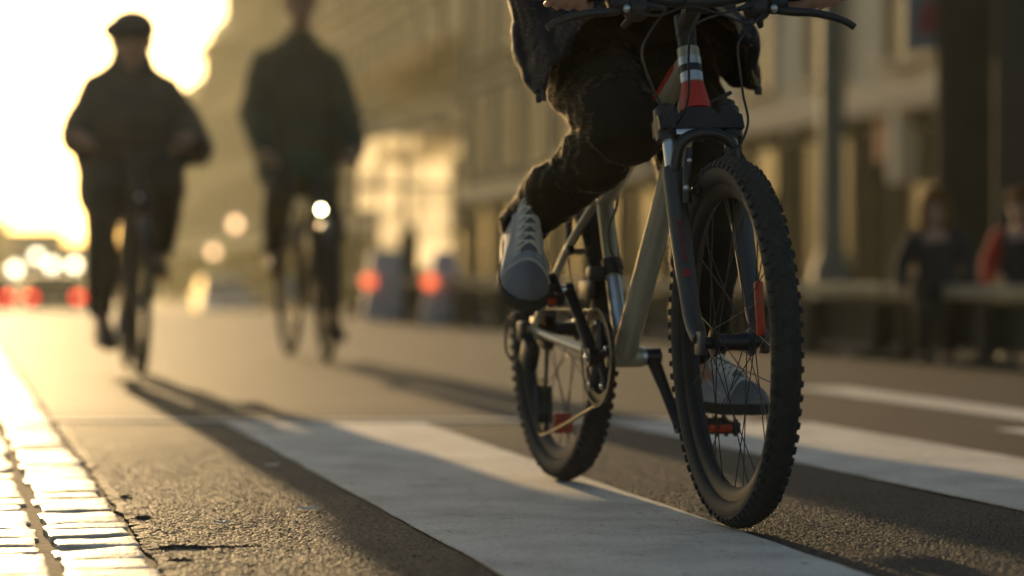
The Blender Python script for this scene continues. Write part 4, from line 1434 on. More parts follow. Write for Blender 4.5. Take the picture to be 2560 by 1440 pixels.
def city_rider(label, root, rz, pc, ST_, coatm, trm, head_h, sh_w, sh_z, lean, coat_hem, hat=None, hem=None, elbow_out=1.0, hairm='hair', belly=0.15, shoe_m='leather', foot_out=0.0, slv=1.0, hs=1.0, bell=0.0, elp=None, collar=0.09):
    t = thing('person', label, 'person', root, rz)
    hipz = 1.02
    hips = {s: V((0.22, s * 0.095, hipz)) for s in (-1, 1)}
    ank = {s: pc[s] + V((-0.07, s * 0.01, 0.125)) for s in (-1, 1)}
    kn = {s: ik(hips[s], ank[s], 0.44, 0.43, V((1, s * 0.12, 0.1))) for s in (-1, 1)}
    nx = 0.22 + lean
    sh = {s: V((nx, s * sh_w, sh_z)) for s in (-1, 1)}
    grip = {s: ST_ @ V((0.62, s * GW, 1.056)) for s in (-1, 1)}
    wr_ = {s: grip[s] + V((-0.07, s * 0.012, 0.05)) for s in (-1, 1)}
    el = {s: ik(sh[s], wr_[s], 0.31, 0.27, V((-0.5, s * elbow_out, -0.6))) for s in (-1, 1)}
    if elp: el = {-1: V((elp[0], -elp[1], elp[2])), 1: V((elp[0], elp[3], elp[4]))}
    b = MB()
    b.ball((0.22, 0, hipz), (0.14, 0.16, 0.13), 10)
    b.taper((0.22, 0, hipz + 0.05), (nx - 0.03, 0, sh_z - 0.10), 0.125, 0.13); b.taper(sh[-1], sh[1], 0.06, 0.06)
    hc = V((nx + 0.06, 0, head_h - 0.13))
    b.taper((nx, 0, sh_z), hc - V((0.01, 0, 0.08)), 0.062, 0.056)
    _, gh = head_mb(b, hc, (1, 0, 0), s=hs)
    for s in (-1, 1):
        b.taper(sh[s], el[s], 0.05, 0.04); b.taper(el[s], wr_[s], 0.04, 0.027)
        b.taper(hips[s], kn[s], 0.08, 0.055); b.taper(kn[s], ank[s], 0.054, 0.036)
        b.taper(ank[s], pc[s] + V((0.02, 0, 0.05)), 0.034, 0.026)
        hand_mb(b, grip[s], (0.15, s, 0), (0.3, -s * 0.8, -0.2), (0, 0, 1), wr_[s])
    link('body', fuse(b, 0.009, 3), M['skin'], t)
    eyes(gh, t)
    j = MB()
    j.ball((0.23, 0, hipz + 0.0), (0.17, 0.19, 0.15), 10)
    j.taper((0.23, 0, hipz), (nx - 0.02, 0, sh_z - 0.14), 0.165, 0.165, 20)
    j.taper((0.24, 0.06, hipz + 0.12), (0.24, -0.06, hipz + 0.12), belly, belly)
    for s in (-1, 1):
        j.taper((nx - 0.01, s * 0.05, sh_z - 0.05), sh[s] - V((0, 0, 0.01)), 0.10, 0.078); j.taper(sh[s], el[s], 0.074, 0.078 * slv, 18); j.taper((nx, s * 0.04, sh_z + 0.02), sh[s].lerp(el[s], 0.35), 0.09, 0.085, 18); j.taper(el[s], el[s].lerp(wr_[s], 0.9), 0.074 * slv, 0.056 * slv, 18)
        j.taper((0.23, s * 0.09, hipz), hips[s].lerp(kn[s], coat_hem), 0.150, 0.135, 18)
    if bell:
        j.taper((nx - 0.03, 0, sh_z - 0.12), (0.26, 0, hipz + 0.10), bell * 0.9, bell, 24)
        for s in (-1, 1):
            j.taper(el[s].lerp(sh[s], 0.15), (0.27, s * 0.10, hipz - 0.02), 0.085, 0.165, 18)
            j.taper((0.26, s * 0.10, hipz), (0.30, s * 0.10, hipz - 0.19), 0.165, 0.15, 18)
    j.taper((nx + 0.005, 0, sh_z - 0.02), (nx + 0.035, 0, sh_z + 0.115), collar + 0.02, collar, 20)
    for s in (-1, 1): j.taper((nx + 0.01, s * 0.03, sh_z + 0.085), sh[s] + V((0, -s * 0.02, 0.0)), 0.075, 0.072, 18)
    link('coat', fuse(j, 0.013, 5, folds(0.014, 5, 7, nx * 9)), M[coatm], t)
    if hem:
        q = MB()
        q.lathe([(0.155, -0.075), (0.205, -0.07), (0.212, 0.0), (0.205, 0.07), (0.155, 0.075)], 28, Matrix.Translation((0.235, 0, hipz + 0.02)) @ Matrix.Diagonal((1.0, 1.08, 1, 1)), closed=True)
        link('coat_hem', fuse(q, 0.012, 2, folds(0.008, 7, 4, 2)), M[hem], t)
    p = MB()
    for s in (-1, 1):
        p.taper(hips[s], kn[s], 0.105, 0.080, 18); p.taper(kn[s], kn[s].lerp(ank[s], 0.5), 0.080, 0.072, 18); p.taper(kn[s].lerp(ank[s], 0.5), ank[s] + V((0, 0, 0.02)), 0.072, 0.060, 18)
    p.ball((0.22, 0, hipz), (0.15, 0.17, 0.13), 10)
    link('trousers', fuse(p, 0.012, 4, folds(0.008, 7, 12, 5)), M[trm], t)
    for s in (-1, 1):
        dn = -0.06 if pc[s].z < 0.3 else 0.0
        shoe(t, pc[s] + V((-0.14, s * 0.005, 0.012 - dn * 0.5)), pc[s] + V((0.13, s * (0.02 + foot_out), 0.012 + dn)), (0, 0, 1), 1.05, shoe_m, 'rubber', shoe_m, False)
    if hat:
        h = MB()
        h.ball(gh(-0.012, 0.004, 0.058), (0.120, 0.112, 0.092), 12)
        h.ball(gh(0.0, -0.018, 0.050), (0.130, 0.118, 0.062), 12)
        h.ball(gh(0.105, 0, 0.025), (0.050, 0.072, 0.014), 10)
        h.ball(gh(-0.03, 0, 0.015), (0.108, 0.098, 0.07), 10)
        link('cap', fuse(h, 0.009, 3), M[hat], t)
    q = MB()
    q.ball(gh(-0.022, 0, 0.045), (0.100, 0.084, 0.092), 12)
    q.ball(gh(-0.055, 0, -0.01), (0.058, 0.072, 0.075), 10)
    link('hair', fuse(q, 0.011, 2), M[hairm], t)
    return t

def heading(az):                                         # riding towards the camera along the street
    return atan2(-cos(az), sin(az))
def rear_from_front(fx, fd, az, wb):
    return V((fx - wb * sin(az), fd + wb * cos(az), 0))

az1 = radians(12.2)
r1 = rear_from_front(-1.645, 11.0, az1, 1.10)
b1, pc1, st1 = city_bike('black city bicycle under the rider in the flat cap, in front of the bright sky', r1, heading(az1), radians(118), steer=0.02)
city_rider('cyclist in a flat cap and wide dark coat silhouetted against the bright sky', r1, heading(az1), pc1, st1,
           'coat', 'darktrouser', 1.665, 0.155, 1.325, 0.16, 0.42, hat='coat', elbow_out=1.1, belly=0.22, foot_out=-0.05, slv=1.2, hs=1.2, bell=0.235, elp=(0.36, 0.25, 1.10, 0.30, 1.06), collar=0.105)
az2 = radians(15.0)
r2 = rear_from_front(-0.950, 12.7, az2, 1.10)
b2, pc2, st2 = city_bike('dark bicycle with its headlight on under the bareheaded rider in the middle distance', r2, heading(az2), radians(-75), lampz=0.785, steer=-0.05)
city_rider('bareheaded upright cyclist in a dark olive jacket with green hem', r2, heading(az2), pc2, st2,
           'olive', 'darktrouser', 2.045, 0.180, 1.60, 0.06, 0.15, hem='green', elbow_out=0.85, belly=0.20, slv=1.15, hs=1.15, elp=(0.30, 0.245, 1.31, 0.26, 1.29), collar=0.092)

# ------------------------------------------------------------ buildings along the right side
BV = 14.0
def facade(name, label, u0, u1, v, height, wallm, storeys, bay, cat='building', shop=True, awn=None, seed=0, lamps=(), upper=(), shopdark=False):
    rnd = random.Random(seed)
    base = uv(u0, v, -1.75)
    # local x runs away along the street, y into the block
    t = thing(name, label, cat, base, atan2(cos(ST), -sin(ST)))
    g0 = 1.75 + gz((u0 + u1) / 2)
    L = u1 - u0; H = height + g0
    Y = lambda y: -y                                     # local y axis points to the left of the direction; block lies at -y
    w = MB().box((L / 2, Y(6), H / 2), (L - 0.02, 12, H))
    w.build('wall', M[wallm], t, smooth=False)
    MB().box((L / 2, Y(6), H + 0.6), (L - 0.3, 11.4, 1.2), bev=0.3).build('roof', M['roof'], t, smooth=False)
    fl = [g0 + 3.15 + (height - 3.4) * i / storeys for i in range(storeys + 1)]
    for i, z in enumerate(fl):
        dp = 0.42 if i in (0, storeys) else 0.16
        MB().box((L / 2, dp / 2 + 0.003, z), (L - 0.06, dp, 0.34 if i in (0, storeys) else 0.16), bev=0.03).build('cornice', M['trim'], t, smooth=False)
    nb = max(1, round(L / bay))
    bw = L / nb
    for k in range(nb):
        cx = (k + 0.5) * bw
        for i in range(storeys):
            z0 = fl[i] + 0.65; z1 = fl[i + 1] - 0.45
            fr_ = MB()
            ww = bw * 0.50
            for sgn in (-1, 1):
                fr_.box((cx + sgn * (ww / 2 + 0.06), 0.06, (z0 + z1) / 2), (0.12, 0.12, z1 - z0 + 0.2), bev=0.01)
            fr_.box((cx, 0.06, z1 + 0.10), (ww - 0.002, 0.12, 0.16), bev=0.01)
            fr_.box((cx, 0.05, (z0 + z1) / 2), (0.06, 0.06, z1 - z0))
            fo = fr_.build('window', M['trim'], t, smooth=False)
            MB().box((cx, 0.012, (z0 + z1) / 2), (ww - 0.004, 0.02, z1 - z0)).build('pane', M['glass'], fo, smooth=False)
            MB().box((cx, 0.11, z0 - 0.07), (ww + 0.3, 0.22, 0.10), bev=0.01).build('sill', M['trim'], fo, smooth=False)
        if shop:
            z0, z1 = g0 + 0.45, g0 + 2.75
            kind = rnd.random()
            ww = bw * 0.78
            fr_ = MB()
            for sgn in (-1, 1):
                fr_.box((cx + sgn * (ww / 2 + 0.08), 0.09, g0 + 1.4), (0.16, 0.18, 2.8), bev=0.02)
            fr_.box((cx, 0.08, z1 + 0.13), (ww - 0.01, 0.16, 0.22), bev=0.02)
            fr_.box((cx, 0.05, z0 - 0.2), (ww - 0.01, 0.10, 0.40), bev=0.02)
            fr_.box((cx + bw * 0.1, 0.05, (z0 + z1) / 2), (0.08, 0.08, z1 - z0))
            fo = fr_.build('shop_window', M['wood'] if kind > 0.6 and not shopdark else M['darkstone'], t, smooth=False)
            MB().box((cx, 0.015, (z0 + z1) / 2), (ww - 0.02, 0.02, z1 - z0)).build('pane', M['glass'], fo, smooth=False)
            if awn and rnd.random() < awn:
                a = MB()
                q0, q1 = cx - ww / 2, cx + ww / 2
                a.add([(q0, 0.10, z1 + 0.35), (q1, 0.10, z1 + 0.35), (q1, 1.1, z1 - 0.25), (q0, 1.1, z1 - 0.25), (q1, 1.1, z1 - 0.5), (q0, 1.1, z1 - 0.5),
                       (q0, 0.10, z1 + 0.33), (q1, 0.10, z1 + 0.33)], [(0, 1, 2, 3), (3, 2, 4, 5)])
                a.build('awning', M['awning'], t, smooth=False)  # translucent awning added to show as a lit patch on the facade
    for x0, x1, za in upper:  # translucent strips added to show as sunlit stretches of cornice
        a = MB()
        za += g0
        a.add([(x0, 0.20, za + 0.75), (x1, 0.20, za + 0.75), (x1, 1.0, za), (x0, 1.0, za), (x0, 1.0, za - 0.3), (x1, 1.0, za - 0.3)], [(0, 1, 2, 3), (3, 2, 5, 4)])
        a.build('cornice_light_strip', M['awning'], t, smooth=False)
    for lx, lz in lamps:
        lo = MB().tube([(lx, 0.0, g0 + lz + 0.25), (lx, 0.3, g0 + lz + 0.3), (lx, 0.45, g0 + lz + 0.2)], 0.03, 8, sub=3).build('wall_lamp', M['blackmetal'], t)
        MB().ball((lx, 0.45, g0 + lz), (0.22, 0.22, 0.26), 10).build('lamp_globe', M['warmlamp'], lo)
    return t

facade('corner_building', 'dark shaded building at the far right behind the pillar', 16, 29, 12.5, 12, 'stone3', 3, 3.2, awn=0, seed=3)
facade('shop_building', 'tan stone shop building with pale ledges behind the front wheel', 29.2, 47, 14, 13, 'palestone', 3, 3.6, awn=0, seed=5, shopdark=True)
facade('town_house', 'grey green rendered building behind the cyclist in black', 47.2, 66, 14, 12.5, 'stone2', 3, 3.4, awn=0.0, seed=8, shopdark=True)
facade('town_house', 'olive building with a translucent strip added for its sunlit cornice, behind the lit shelter', 66.2, 88, 14, 13.5, 'stone2', 3, 3.6, awn=0.4, seed=11, upper=[(1.0, 14.0, 7.6)])
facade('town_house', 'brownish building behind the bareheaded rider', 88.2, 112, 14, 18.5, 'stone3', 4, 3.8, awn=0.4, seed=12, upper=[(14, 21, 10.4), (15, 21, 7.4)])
facade('town_house', 'hazy tan building between the heads of the two distant riders', 112.2, 127, 14, 17.5, 'stone', 4, 4.0, awn=0.4, seed=14, lamps=[(6.2, 4.14)])
facade('town_house', 'hazy stepped-down building just right of the flat cap, beside the bright sky', 127.2, 138, 14, 14.2, 'stone', 3, 3.6, seed=15, lamps=[(1.0, 2.9)])

facade('town_house', 'long pale building fading into the sky glare behind the capped rider', 138.2, 200, 14, 12.0, 'stone', 3, 5.0, seed=16)

shop = bpy.data.objects['shop_building']
MB().box((6.3, 0.03, 1.75 + 1.6), (1.9, 0.07, 2.9), bev=0.01).build('doorway_shade', M['black'], shop, smooth=False)  # flat black box for the shade of the door recess
MB().box((5.1, 0.22, 1.75 + 2.4), (0.36, 0.40, 1.3), bev=0.03).build('pilaster', M['palestone'], shop, smooth=False)
MB().box((6.2, 0.16, 1.75 + 2.5), (0.40, 0.04, 0.75), bev=0.01).build('banner', M['signred'], shop, smooth=False)
MB().box((3.2, 0.03, 1.75 + 1.6), (1.3, 0.07, 2.7), bev=0.01).build('doorway_shade', M['black'], shop, smooth=False)  # second black box, again the shade of a recess
MB().box((11.9, 0.12, 1.75 + 1.3), (1.2, 0.20, 0.9), bev=0.02).build('display_case', M['leather'], shop, smooth=False)
MB().box((13.2, 0.10, 1.75 + 1.9), (0.7, 0.16, 1.5), bev=0.02).build('display_case', M['tancloth'], shop, smooth=False)

# ------------------------------------------------------------ things at the right roadside
def barrier(i, u, v, first=None):
    if first is None:
        t = thing('road_barrier', '', 'barrier')
        for x in (0.15, 1.05, 1.95):
            MB().box((x, 0, 0.15), (0.07, 0.09, 0.30), bev=0.01).build('post', M['darkstone'], t, smooth=False)
            MB().box((x, 0, 0.02), (0.12, 0.30, 0.04), bev=0.01).build('foot', M['darkstone'], t, smooth=False)
        MB().box((1.05, -0.062, 0.19), (2.08, 0.03, 0.24), bev=0.005).build('board', M['darkboard'], t, smooth=False)
        MB().box((1.05, 0, 0.365), (2.08, 0.10, 0.07), bev=0.012).build('rail', M['wood'], t, smooth=False)
    else:
        t = first.copy()
        COL.objects.link(t)
        for c in first.children:
            k = c.copy(); COL.objects.link(k); k.parent = t
    p = uv(u, v, gz(u + 1))
    t.location = p
    t.rotation_euler = (0, 0, atan2(cos(ST + radians(3.6)), -sin(ST + radians(3.6))))
    tag(t, 'low dark roadside barrier section with a pale timber top rail', 'barrier', 'low barrier sections along the right edge of the lane')
    return t
b0 = None
pA = V((2.62, 11.1)); dirB = V((-sin(ST + radians(3.6)), cos(ST + radians(3.6))))
for i in range(7):
    p = pA + dirB * 2.14 * i
    u, v = to_uv(p)
    q = barrier(i, u, v, b0)
    b0 = b0 or q

# lamp post
lp = thing('lamp_post', 'tall grey lamp post standing behind the right roadside barrier', 'lamp post', at(2080, 19.5, 0))
MB().lathe([(0.16, 0), (0.16, 0.5), (0.12, 0.55), (0.10, 0.7), (0.092, 5.5), (0.06, 5.6), (0.06, 6.0)], 24).build('pole', M['post'], lp)
MB().tube([(0, 0, 5.9), (-0.3, 0, 6.3), (-1.0, 0, 6.4)], 0.04, 10, sub=5).build('arm', M['post'], lp)
MB().box((-1.2, 0, 6.38), (0.6, 0.22, 0.12), bev=0.04).build('lamp_head', M['post'], lp)

# the dark stone pillar and the sign on it
pp = at(2452, 15.5, 0)
pil = thing('stone_pillar', 'broad dark stone pillar at the right edge behind the seated people', 'pillar', pp, radians(-14))
MB().box((0, 0, 2.6), (0.52, 0.52, 4.6), bev=0.03).build('shaft', M['darkstone'], pil, smooth=False)
MB().box((0, 0, 0.15), (0.72, 0.72, 0.30), bev=0.03).build('base', M['darkstone'], pil, smooth=False)
MB().box((0, 0, 5.05), (0.75, 0.75, 0.30), bev=0.05).build('capital', M['darkstone'], pil, smooth=False)
p2 = thing('stone_pillar', 'second dark pillar cut by the right photo edge, behind the child in red sleeves', 'pillar', at(2600, 14.6, 0), radians(-16))
MB().box((0, 0, 2.6), (0.50, 0.5, 4.6), bev=0.03).build('shaft', M['darkstone'], p2, smooth=False)
MB().box((0, 0, 0.15), (0.72, 0.72, 0.30), bev=0.03).build('base', M['darkstone'], p2, smooth=False)
MB().box((0, 0, 5.05), (0.75, 0.75, 0.30), bev=0.05).build('capital', M['darkstone'], p2, smooth=False)
sg = thing('sign', 'grey blue sign panel with a red rounded shape beside the dark pillar', 'sign', at(2325, 15.7, 2.07), radians(-12))
MB().box((0, 0, 0), (0.32, 0.03, 0.40), bev=0.01).build('panel', M['signblue'], sg, smooth=False)
prof = [(-0.075, -0.095), (0.075, -0.095), (0.078, -0.06), (0.06, 0.02), (0.035, 0.09), (0.0, 0.115), (-0.035, 0.09), (-0.06, 0.02), (-0.078, -0.06)]
mm = MB()
mm.add([(x, -0.019, z) for x, z in prof] + [(x, -0.0145, z) for x, z in prof], [tuple(range(len(prof)))] + [(i, (i + 1) % 9, 9 + (i + 1) % 9, 9 + i) for i in range(9)])
mm.build('emblem', M['signred'], sg, smooth=False)
MB().box((0.22, 0.0, 0.12), (0.14, 0.03, 0.03)).build('bracket', M['blackmetal'], sg, smooth=False)

# two small children standing by the barrier
def child(label, p, rz, H, top, trm, hairm, arm=None, long_hair=False, shinm=None):
    t = thing('person', label, 'person', p, rz)
    k = H / 0.90
    q = lambda x, y, z: V((x, y, z)) * k
    b, c_, tr, sl_, h = MB(), MB(), MB(), MB(), MB()
    b.ball(q(0, 0, 0.42), (0.085 * k, 0.10 * k, 0.08 * k), 10); b.taper(q(0, 0, 0.42), q(0.01, 0, 0.60), 0.085 * k, 0.085 * k)
    b.taper(q(0, -.09, .635), q(0, .09, .635), 0.042 * k, 0.042 * k); b.taper(q(0, 0, .63), q(.01, 0, .70), .04 * k, .038 * k)
    _, gh = head_mb(b, q(0.015, 0, 0.785), (1, 0, -0.05), s=0.78 * k)
    c_.taper(q(0, 0, .40), q(0.01, 0, 0.57), 0.105 * k, 0.094 * k, 18)
    for s in (-1, 1):
        sh, el, wr_ = q(0, s * .105, .63), q(-.015, s * .165, .50), q(.06, s * .165, .39)
        b.taper(sh, el, .032 * k, .028 * k); b.taper(el, wr_, .028 * k, .02 * k); hand_mb(b, wr_ + q(.012, 0, -.045), (0, s, 0), (1, 0, 0), (0, 0, 1), wr_, 0.012, 0.62 * k)
        w_ = sl_ if arm else c_
        w_.taper(sh, el, .052 * k, .048 * k); w_.taper(el, el.lerp(wr_, .9), .048 * k, .036 * k)
        c_.taper(q(0.0, s * .03, .60), sh - q(0, s * .012, 0), .07 * k, .05 * k)
        hp_, kn, an = q(0, s * .055, .41), q(.02, s * .06, .22), q(-.01, s * .065, .05)
        b.taper(hp_, kn, .055 * k, .038 * k); b.taper(kn, an, .036 * k, .026 * k); b.taper(an, an + q(.07, 0, -.02), .022 * k, .018 * k)
        tr.taper(hp_, kn, .072 * k, .054 * k); tr.taper(kn, an + q(0, 0, .02), .052 * k, .045 * k)
        shoe(t, an + q(-.05, 0, -.05), an + q(.10, s * .01, -.05), (0, 0, 1), 0.62 * k, 'leather', 'rubber', 'leather', False)
    tr.ball(q(0, 0, .41), (.10 * k, .115 * k, .08 * k), 10)
    link('body', fuse(b, 0.008, 3), M['skin'], t); eyes(gh, t, 0.85)
    jo = link('jacket', fuse(c_, 0.010, 4, folds(0.006, 9, 9, 4)), M[top], t)
    if arm: link('sleeve', fuse(sl_, 0.010, 3), M[arm], jo)
    link('trousers', fuse(tr, 0.010, 4), M[trm], t)
    h.ball(gh(-0.018, 0, 0.045), (0.084 * k, 0.071 * k, 0.077 * k), 12)
    if long_hair:
        for s in (-1, 1):
            h.taper(gh(-0.03, s * 0.055, 0.02), gh(0.0, s * 0.07, -0.16), 0.038 * k, 0.030 * k)
        h.taper(gh(-0.06, 0, 0.0), gh(-0.07, 0, -0.15), 0.052 * k, 0.04 * k)
    else:
        h.ball(gh(-0.055, 0, -0.01), (0.052 * k, 0.068 * k, 0.068 * k), 10)
    link('hair', fuse(h, 0.010, 2), M[hairm], t)
    return t
child('small child with long auburn hair and dark navy jacket standing by the barrier', at(2338, 12.55), radians(-100), 0.90, 'navy', 'darktrouser', 'brownhair', long_hair=True)
child('small child in a red-sleeved jacket and tan trousers standing at the right edge', at(2552, 13.0), radians(-112), 0.92, 'navy', 'tancloth', 'brownhair', arm='redcloth')

# ------------------------------------------------------------ plastic barrier blocks with lamps
def block(label, px, d, w, h, rz, slant):
    p = at(px, d, 0); p.z = ground_at(p)
    t = thing('barrier_block', label, 'barrier', p, rz)
    hw = w / 2
    prof = [(-hw, 0), (hw, 0), (hw, 0.12), (hw * (0.72 - slant), h * 0.55), (hw * (0.58 - slant), h), (-hw * 0.62, h), (-hw * 0.8, h * 0.55), (-hw, 0.12)]
    m_ = MB()
    rings = [[V((x * k, y, z)) for x, z in prof] for y, k in ((-0.2, 0.96), (-0.17, 1.0), (0.17, 1.0), (0.2, 0.96))]
    m_.loft(rings)
    m_.build('shell', M['plastic'], t, smooth=False)
    l = MB().lathe([(0.055, -0.03), (0.07, 0.0), (0.07, 0.03), (0.05, 0.05), (0.0, 0.055)], 20, Matrix.Translation((-hw + 0.05, -0.24, 0.37)) @ Matrix.Rotation(pi / 2, 4, 'X'))
    l.build('warning_lamp', M['amber'], t)
    MB().tube([(-hw + 0.05, -0.20, 0.37), (-hw + 0.05, -0.17, 0.37)], 0.03, 10).build('lamp_mount', M['blackplastic'], t)
block('upright pale blue barrier block with a red lamp, behind the bareheaded cyclist', 963, 23.5, 0.44, 0.66, 0.1, 0.0)
block('sloping pale blue barrier block with a red lamp, beside the black trouser leg', 1128, 22.0, 0.52, 0.64, 0.1, 0.45)

# bus shelter with translucent panels catching the sun
sp = at(1015, 30.0, 0); sp.z = ground_at(sp)
shl = thing('shelter', 'small shelter with pale translucent panels glowing in the sunlight', 'shelter', sp, radians(12))
for x in (-0.62, -0.02, 0.60):
    MB().box((x, 0.0, 1.1), (0.06, 0.06, 2.2), bev=0.008).build('post', M['post'], shl, smooth=False)
for x0, x1, z0, z1 in ((-0.58, -0.37, 1.20, 1.75), (-0.33, 0.0, 0.50, 1.95), (0.13, 0.56, 0.50, 2.16), (0.0, 0.13, 1.05, 1.9)):
    MB().add([(x0, 0.02, z0), (x1, 0.02, z0 + 0.03), (x1, 0.02, z1 + 0.06), (x0, 0.02, z1 - 0.05)], [(0, 1, 2, 3)]).build('panel', M['canopy'], shl, smooth=False)
MB().box((-0.35, 0.0, 1.0), (0.04, 0.05, 2.0), bev=0.008).build('post', M['post'], shl, smooth=False)
MB().box((0, -0.02, 1.50), (1.2, 0.03, 0.05), bev=0.008).build('crossbar', M['post'], shl, smooth=False)
MB().box((0, 0.39, 2.26), (1.36, 0.9, 0.05), bev=0.01).build('roof', M['canopy'], shl, smooth=False)
MB().add([(-0.66, -0.08, 1.72), (0.66, -0.08, 1.84), (0.66, -0.10, 2.22), (-0.66, -0.10, 2.02)], [(0, 1, 2, 3)]).build('valance', M['canopy'], shl, smooth=False)

# ------------------------------------------------------------ traffic beyond the crest
def car(label, p, rz, paint, lit='tail', scale=1.0):
    p = V(p); p.z = ground_at(p)
    t = thing('car', label, 'car', p, rz)                   # local +x = front
    prof = [(-2.1, 0.35), (-2.15, 0.62), (-2.05, 0.92), (-1.2, 0.98), (0.85, 0.95), (1.75, 0.85), (2.1, 0.66), (2.12, 0.35), (1.9, 0.24), (-1.9, 0.24)]
    b = MB()
    b.loft([[V((x * k, y, 0.24 + (z - 0.24) * (0.9 if abs(y) > .85 else 1.0))) for x, z in prof] for y, k in ((-0.88, 0.95), (-0.84, 0.99), (-0.5, 1.0), (0.5, 1.0), (0.84, 0.99), (0.88, 0.95))])
    b.build('body', M[paint], t, ang=35)
    cab = [(-1.75, 0.93), (-1.25, 1.38), (-0.9, 1.45), (0.1, 1.44), (0.35, 1.36), (1.05, 0.93)]
    c = MB()
    c.loft([[V((x * k, y * kk, z * 1.0)) for (x, z), kk in zip(cab, (1, .86, .82, .82, .86, 1))] for y, k in ((-0.80, 0.96), (-0.76, 1.0), (0.76, 1.0), (0.80, 0.96))])
    co = c.build('cabin', M['carglass'], t, ang=35)
    rf = MB()
    rf.loft([[V((x, y, z)) for x, z in ((-1.26, 1.385), (-1.12, 1.435), (-0.95, 1.465), (-0.6, 1.485), (-0.1, 1.48), (0.15, 1.455), (0.34, 1.375), (0.1, 1.42), (-0.9, 1.42))] for y in (-0.66, -0.6, -0.3, 0.3, 0.6, 0.66)])
    rf.build('roof', M[paint], co, ang=35)
    for x in (-1.3, 1.3):
        for y in (-0.76, 0.76):
            w = MB().lathe([(0.18, -0.1), (0.29, -0.1), (0.315, -0.07), (0.315, 0.07), (0.29, 0.1), (0.18, 0.1)], 28, Matrix.Translation((x, y, 0.315)) @ RX)
            wo_ = w.build('wheel', M['rubber'], t)
            MB().lathe([(0.0, -0.105), (0.17, -0.105), (0.17, 0.105), (0.0, 0.105)], 20, Matrix.Translation((x, y, 0.315)) @ RX).build('hubcap', M['silver'], wo_)
    for y in (-0.64, 0.64):
        MB().box((-2.10, y, 0.78), (0.10, 0.24, 0.15), bev=0.03).build('tail_light', M['tail'] if lit == 'tail' else M['red'], t)
        MB().box((2.04, y, 0.68), (0.14, 0.30, 0.14), bev=0.03).build('headlight', M['head'] if lit == 'head' else M['silver'], t)
    MB().box((-2.15, 0, 0.62), (0.02, 0.52, 0.11)).build('number_plate', M['trim'], t, smooth=False)
    for y in (-0.9, 0.9):
        MB().box((0.75, y, 1.0), (0.12, 0.16, 0.12), bev=0.03).build('wing_mirror', M[paint], t)
    return t
away = atan2(cos(ST), -sin(ST)); tow = away + pi
car('dark car driving away with lit tail lights, left of the flat-capped cyclist', at(128, 70), away, 'car_dark')
car('maroon car with lit tail lights cut by the left edge of the photo', at(-45, 69), away, 'car_red')
car('silver car further ahead beyond the dark car at the left', at(60, 92), away, 'car_silver')
car('silver oncoming car between the two distant cyclists', at(560, 78), tow, 'car_silver', 'none')

tk = thing('truck', 'grey box truck far off under the bright sky at the left', 'truck', at(95, 128, gz(200)), away)
MB().box((0, 0, 2.3), (6.0, 2.4, 2.9), bev=0.05).build('cargo_box', M['truck'], tk, smooth=False)
MB().box((4.0, 0, 1.7), (1.9, 2.3, 2.1), bev=0.15).build('cab', M['car_red'], tk)
MB().box((0.6, 0, 0.7), (8.4, 2.0, 0.25), bev=0.03).build('chassis', M['blackmetal'], tk)
for x in (-2, 3.9):
    for y in (-0.95, 0.95):
        MB().lathe([(0.2, -0.15), (0.46, -0.15), (0.48, -0.1), (0.48, 0.1), (0.46, 0.15), (0.2, 0.15)], 24, Matrix.Translation((x, y, 0.48)) @ RX).build('wheel', M['rubber'], tk)
for y in (-1.0, 1.0):
    MB().box((-3.03, y, 0.95), (0.06, 0.3, 0.2)).build('tail_light', M['tail'], tk)

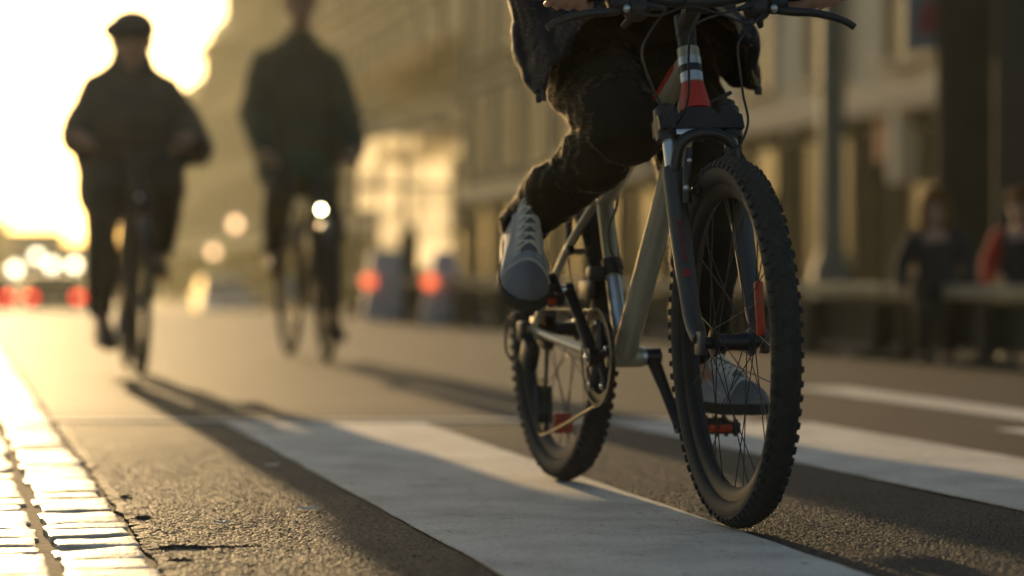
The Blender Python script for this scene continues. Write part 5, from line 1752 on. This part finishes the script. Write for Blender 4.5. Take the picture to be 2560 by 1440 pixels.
# glowing globes added for the sun glints on the far traffic
def globe(px, py, d, label):
    g = at(px, d); g.z = ground_at(g)
    t = thing('glint_globe', label, 'street lamp', g, 0, 'glowing globes added for sun glints at the far left')
    h = CAM_H + (676 - py) * d / FPX - g.z
    MB().lathe([(0.07, 0), (0.05, 0.3), (0.035, 0.4), (0.03, h - 0.16)], 12).build('pole', M['post'], t)
    MB().ball((0, 0, h), 0.17, 8).build('globe', M['globe'], t)
for px_, py_, d_, lb in ((38, 672, 92, 'leftmost globe added for a sun glint at the left edge'), (92, 640, 104, 'highest globe added for a sun glint, above the middle of the dark car'),
                         (130, 662, 98, 'globe added for a sun glint right of the highest one'), (186, 662, 95, 'bright globe added for a sun glint above the right tail light of the dark car'),
                         (232, 692, 90, 'lowest globe added for a sun glint, beside the trouser leg of the capped rider')):
    globe(px_, py_, d_, lb)

# low buildings closing the far end of the street
for k_, (px_, d_, w_, h_, lb) in enumerate(((40, 210, 7, 5.2, 'low hazy building at the far left end of the street'), (190, 230, 6, 4.4, 'lower hazy building at the street end, beside the capped rider'), (-120, 200, 8, 6.0, 'hazy building cut by the left photo edge'))):
    g = at(px_, d_, -1.75)
    t = thing('far_building', lb, 'building', g, 0)
    MB().box((0, 0, h_ / 2), (w_, 6, h_)).build('wall', M['stone'], t, smooth=False)
    MB().box((0, 0, h_ + 0.2), (w_ + 0.3, 6.3, 0.4), bev=0.05).build('roof', M['roof'], t, smooth=False)
    for i in range(3):
        MB().box((-w_ / 2 + (i + 0.5) * w_ / 3, -3.02, h_ * 0.6), (w_ / 6, 0.05, 1.3), bev=0.01).build('window', M['glass'], t, smooth=False)
bn = at(1022, 27.5); bn.z = ground_at(bn)
t = thing('litter_bin', 'slim dark litter bin standing in front of the glowing shelter', 'litter bin', bn)
MB().lathe([(0.08, 0), (0.085, 0.03), (0.105, 0.75), (0.11, 0.78), (0.10, 0.86), (0.0, 0.93)], 20).build('bin_body', M['darkboard'], t)
MB().tube([(0.112 * cos(a), 0.112 * sin(a), 0.74) for a in [2 * pi * k / 20 for k in range(20)]], 0.012, 8, closed=True).build('rim_band', M['post'], t)

# ------------------------------------------------------------ thin haze added over the street in place of lens glare
hz = MB().box((0, 0, 0), (900, 900, 30))
hm = bpy.data.materials.new("haze")
hm.use_nodes = True
hn = hm.node_tree
hn.nodes.clear()
pv = hn.nodes.new("ShaderNodeVolumePrincipled")
pv.inputs["Color"].default_value = (0.95, 0.96, 0.70, 1)
pv.inputs["Density"].default_value = 0.00034
pv.inputs["Anisotropy"].default_value = 0.70
ho = hn.nodes.new("ShaderNodeOutputMaterial")
hn.links.new(pv.outputs[0], ho.inputs["Volume"])
hob = hz.build('haze', hm, smooth=False)
hob.location = (0, 380, 12.2)
tag(hob, 'thin warm haze added over the street for the lens glare', 'haze', kind='stuff')
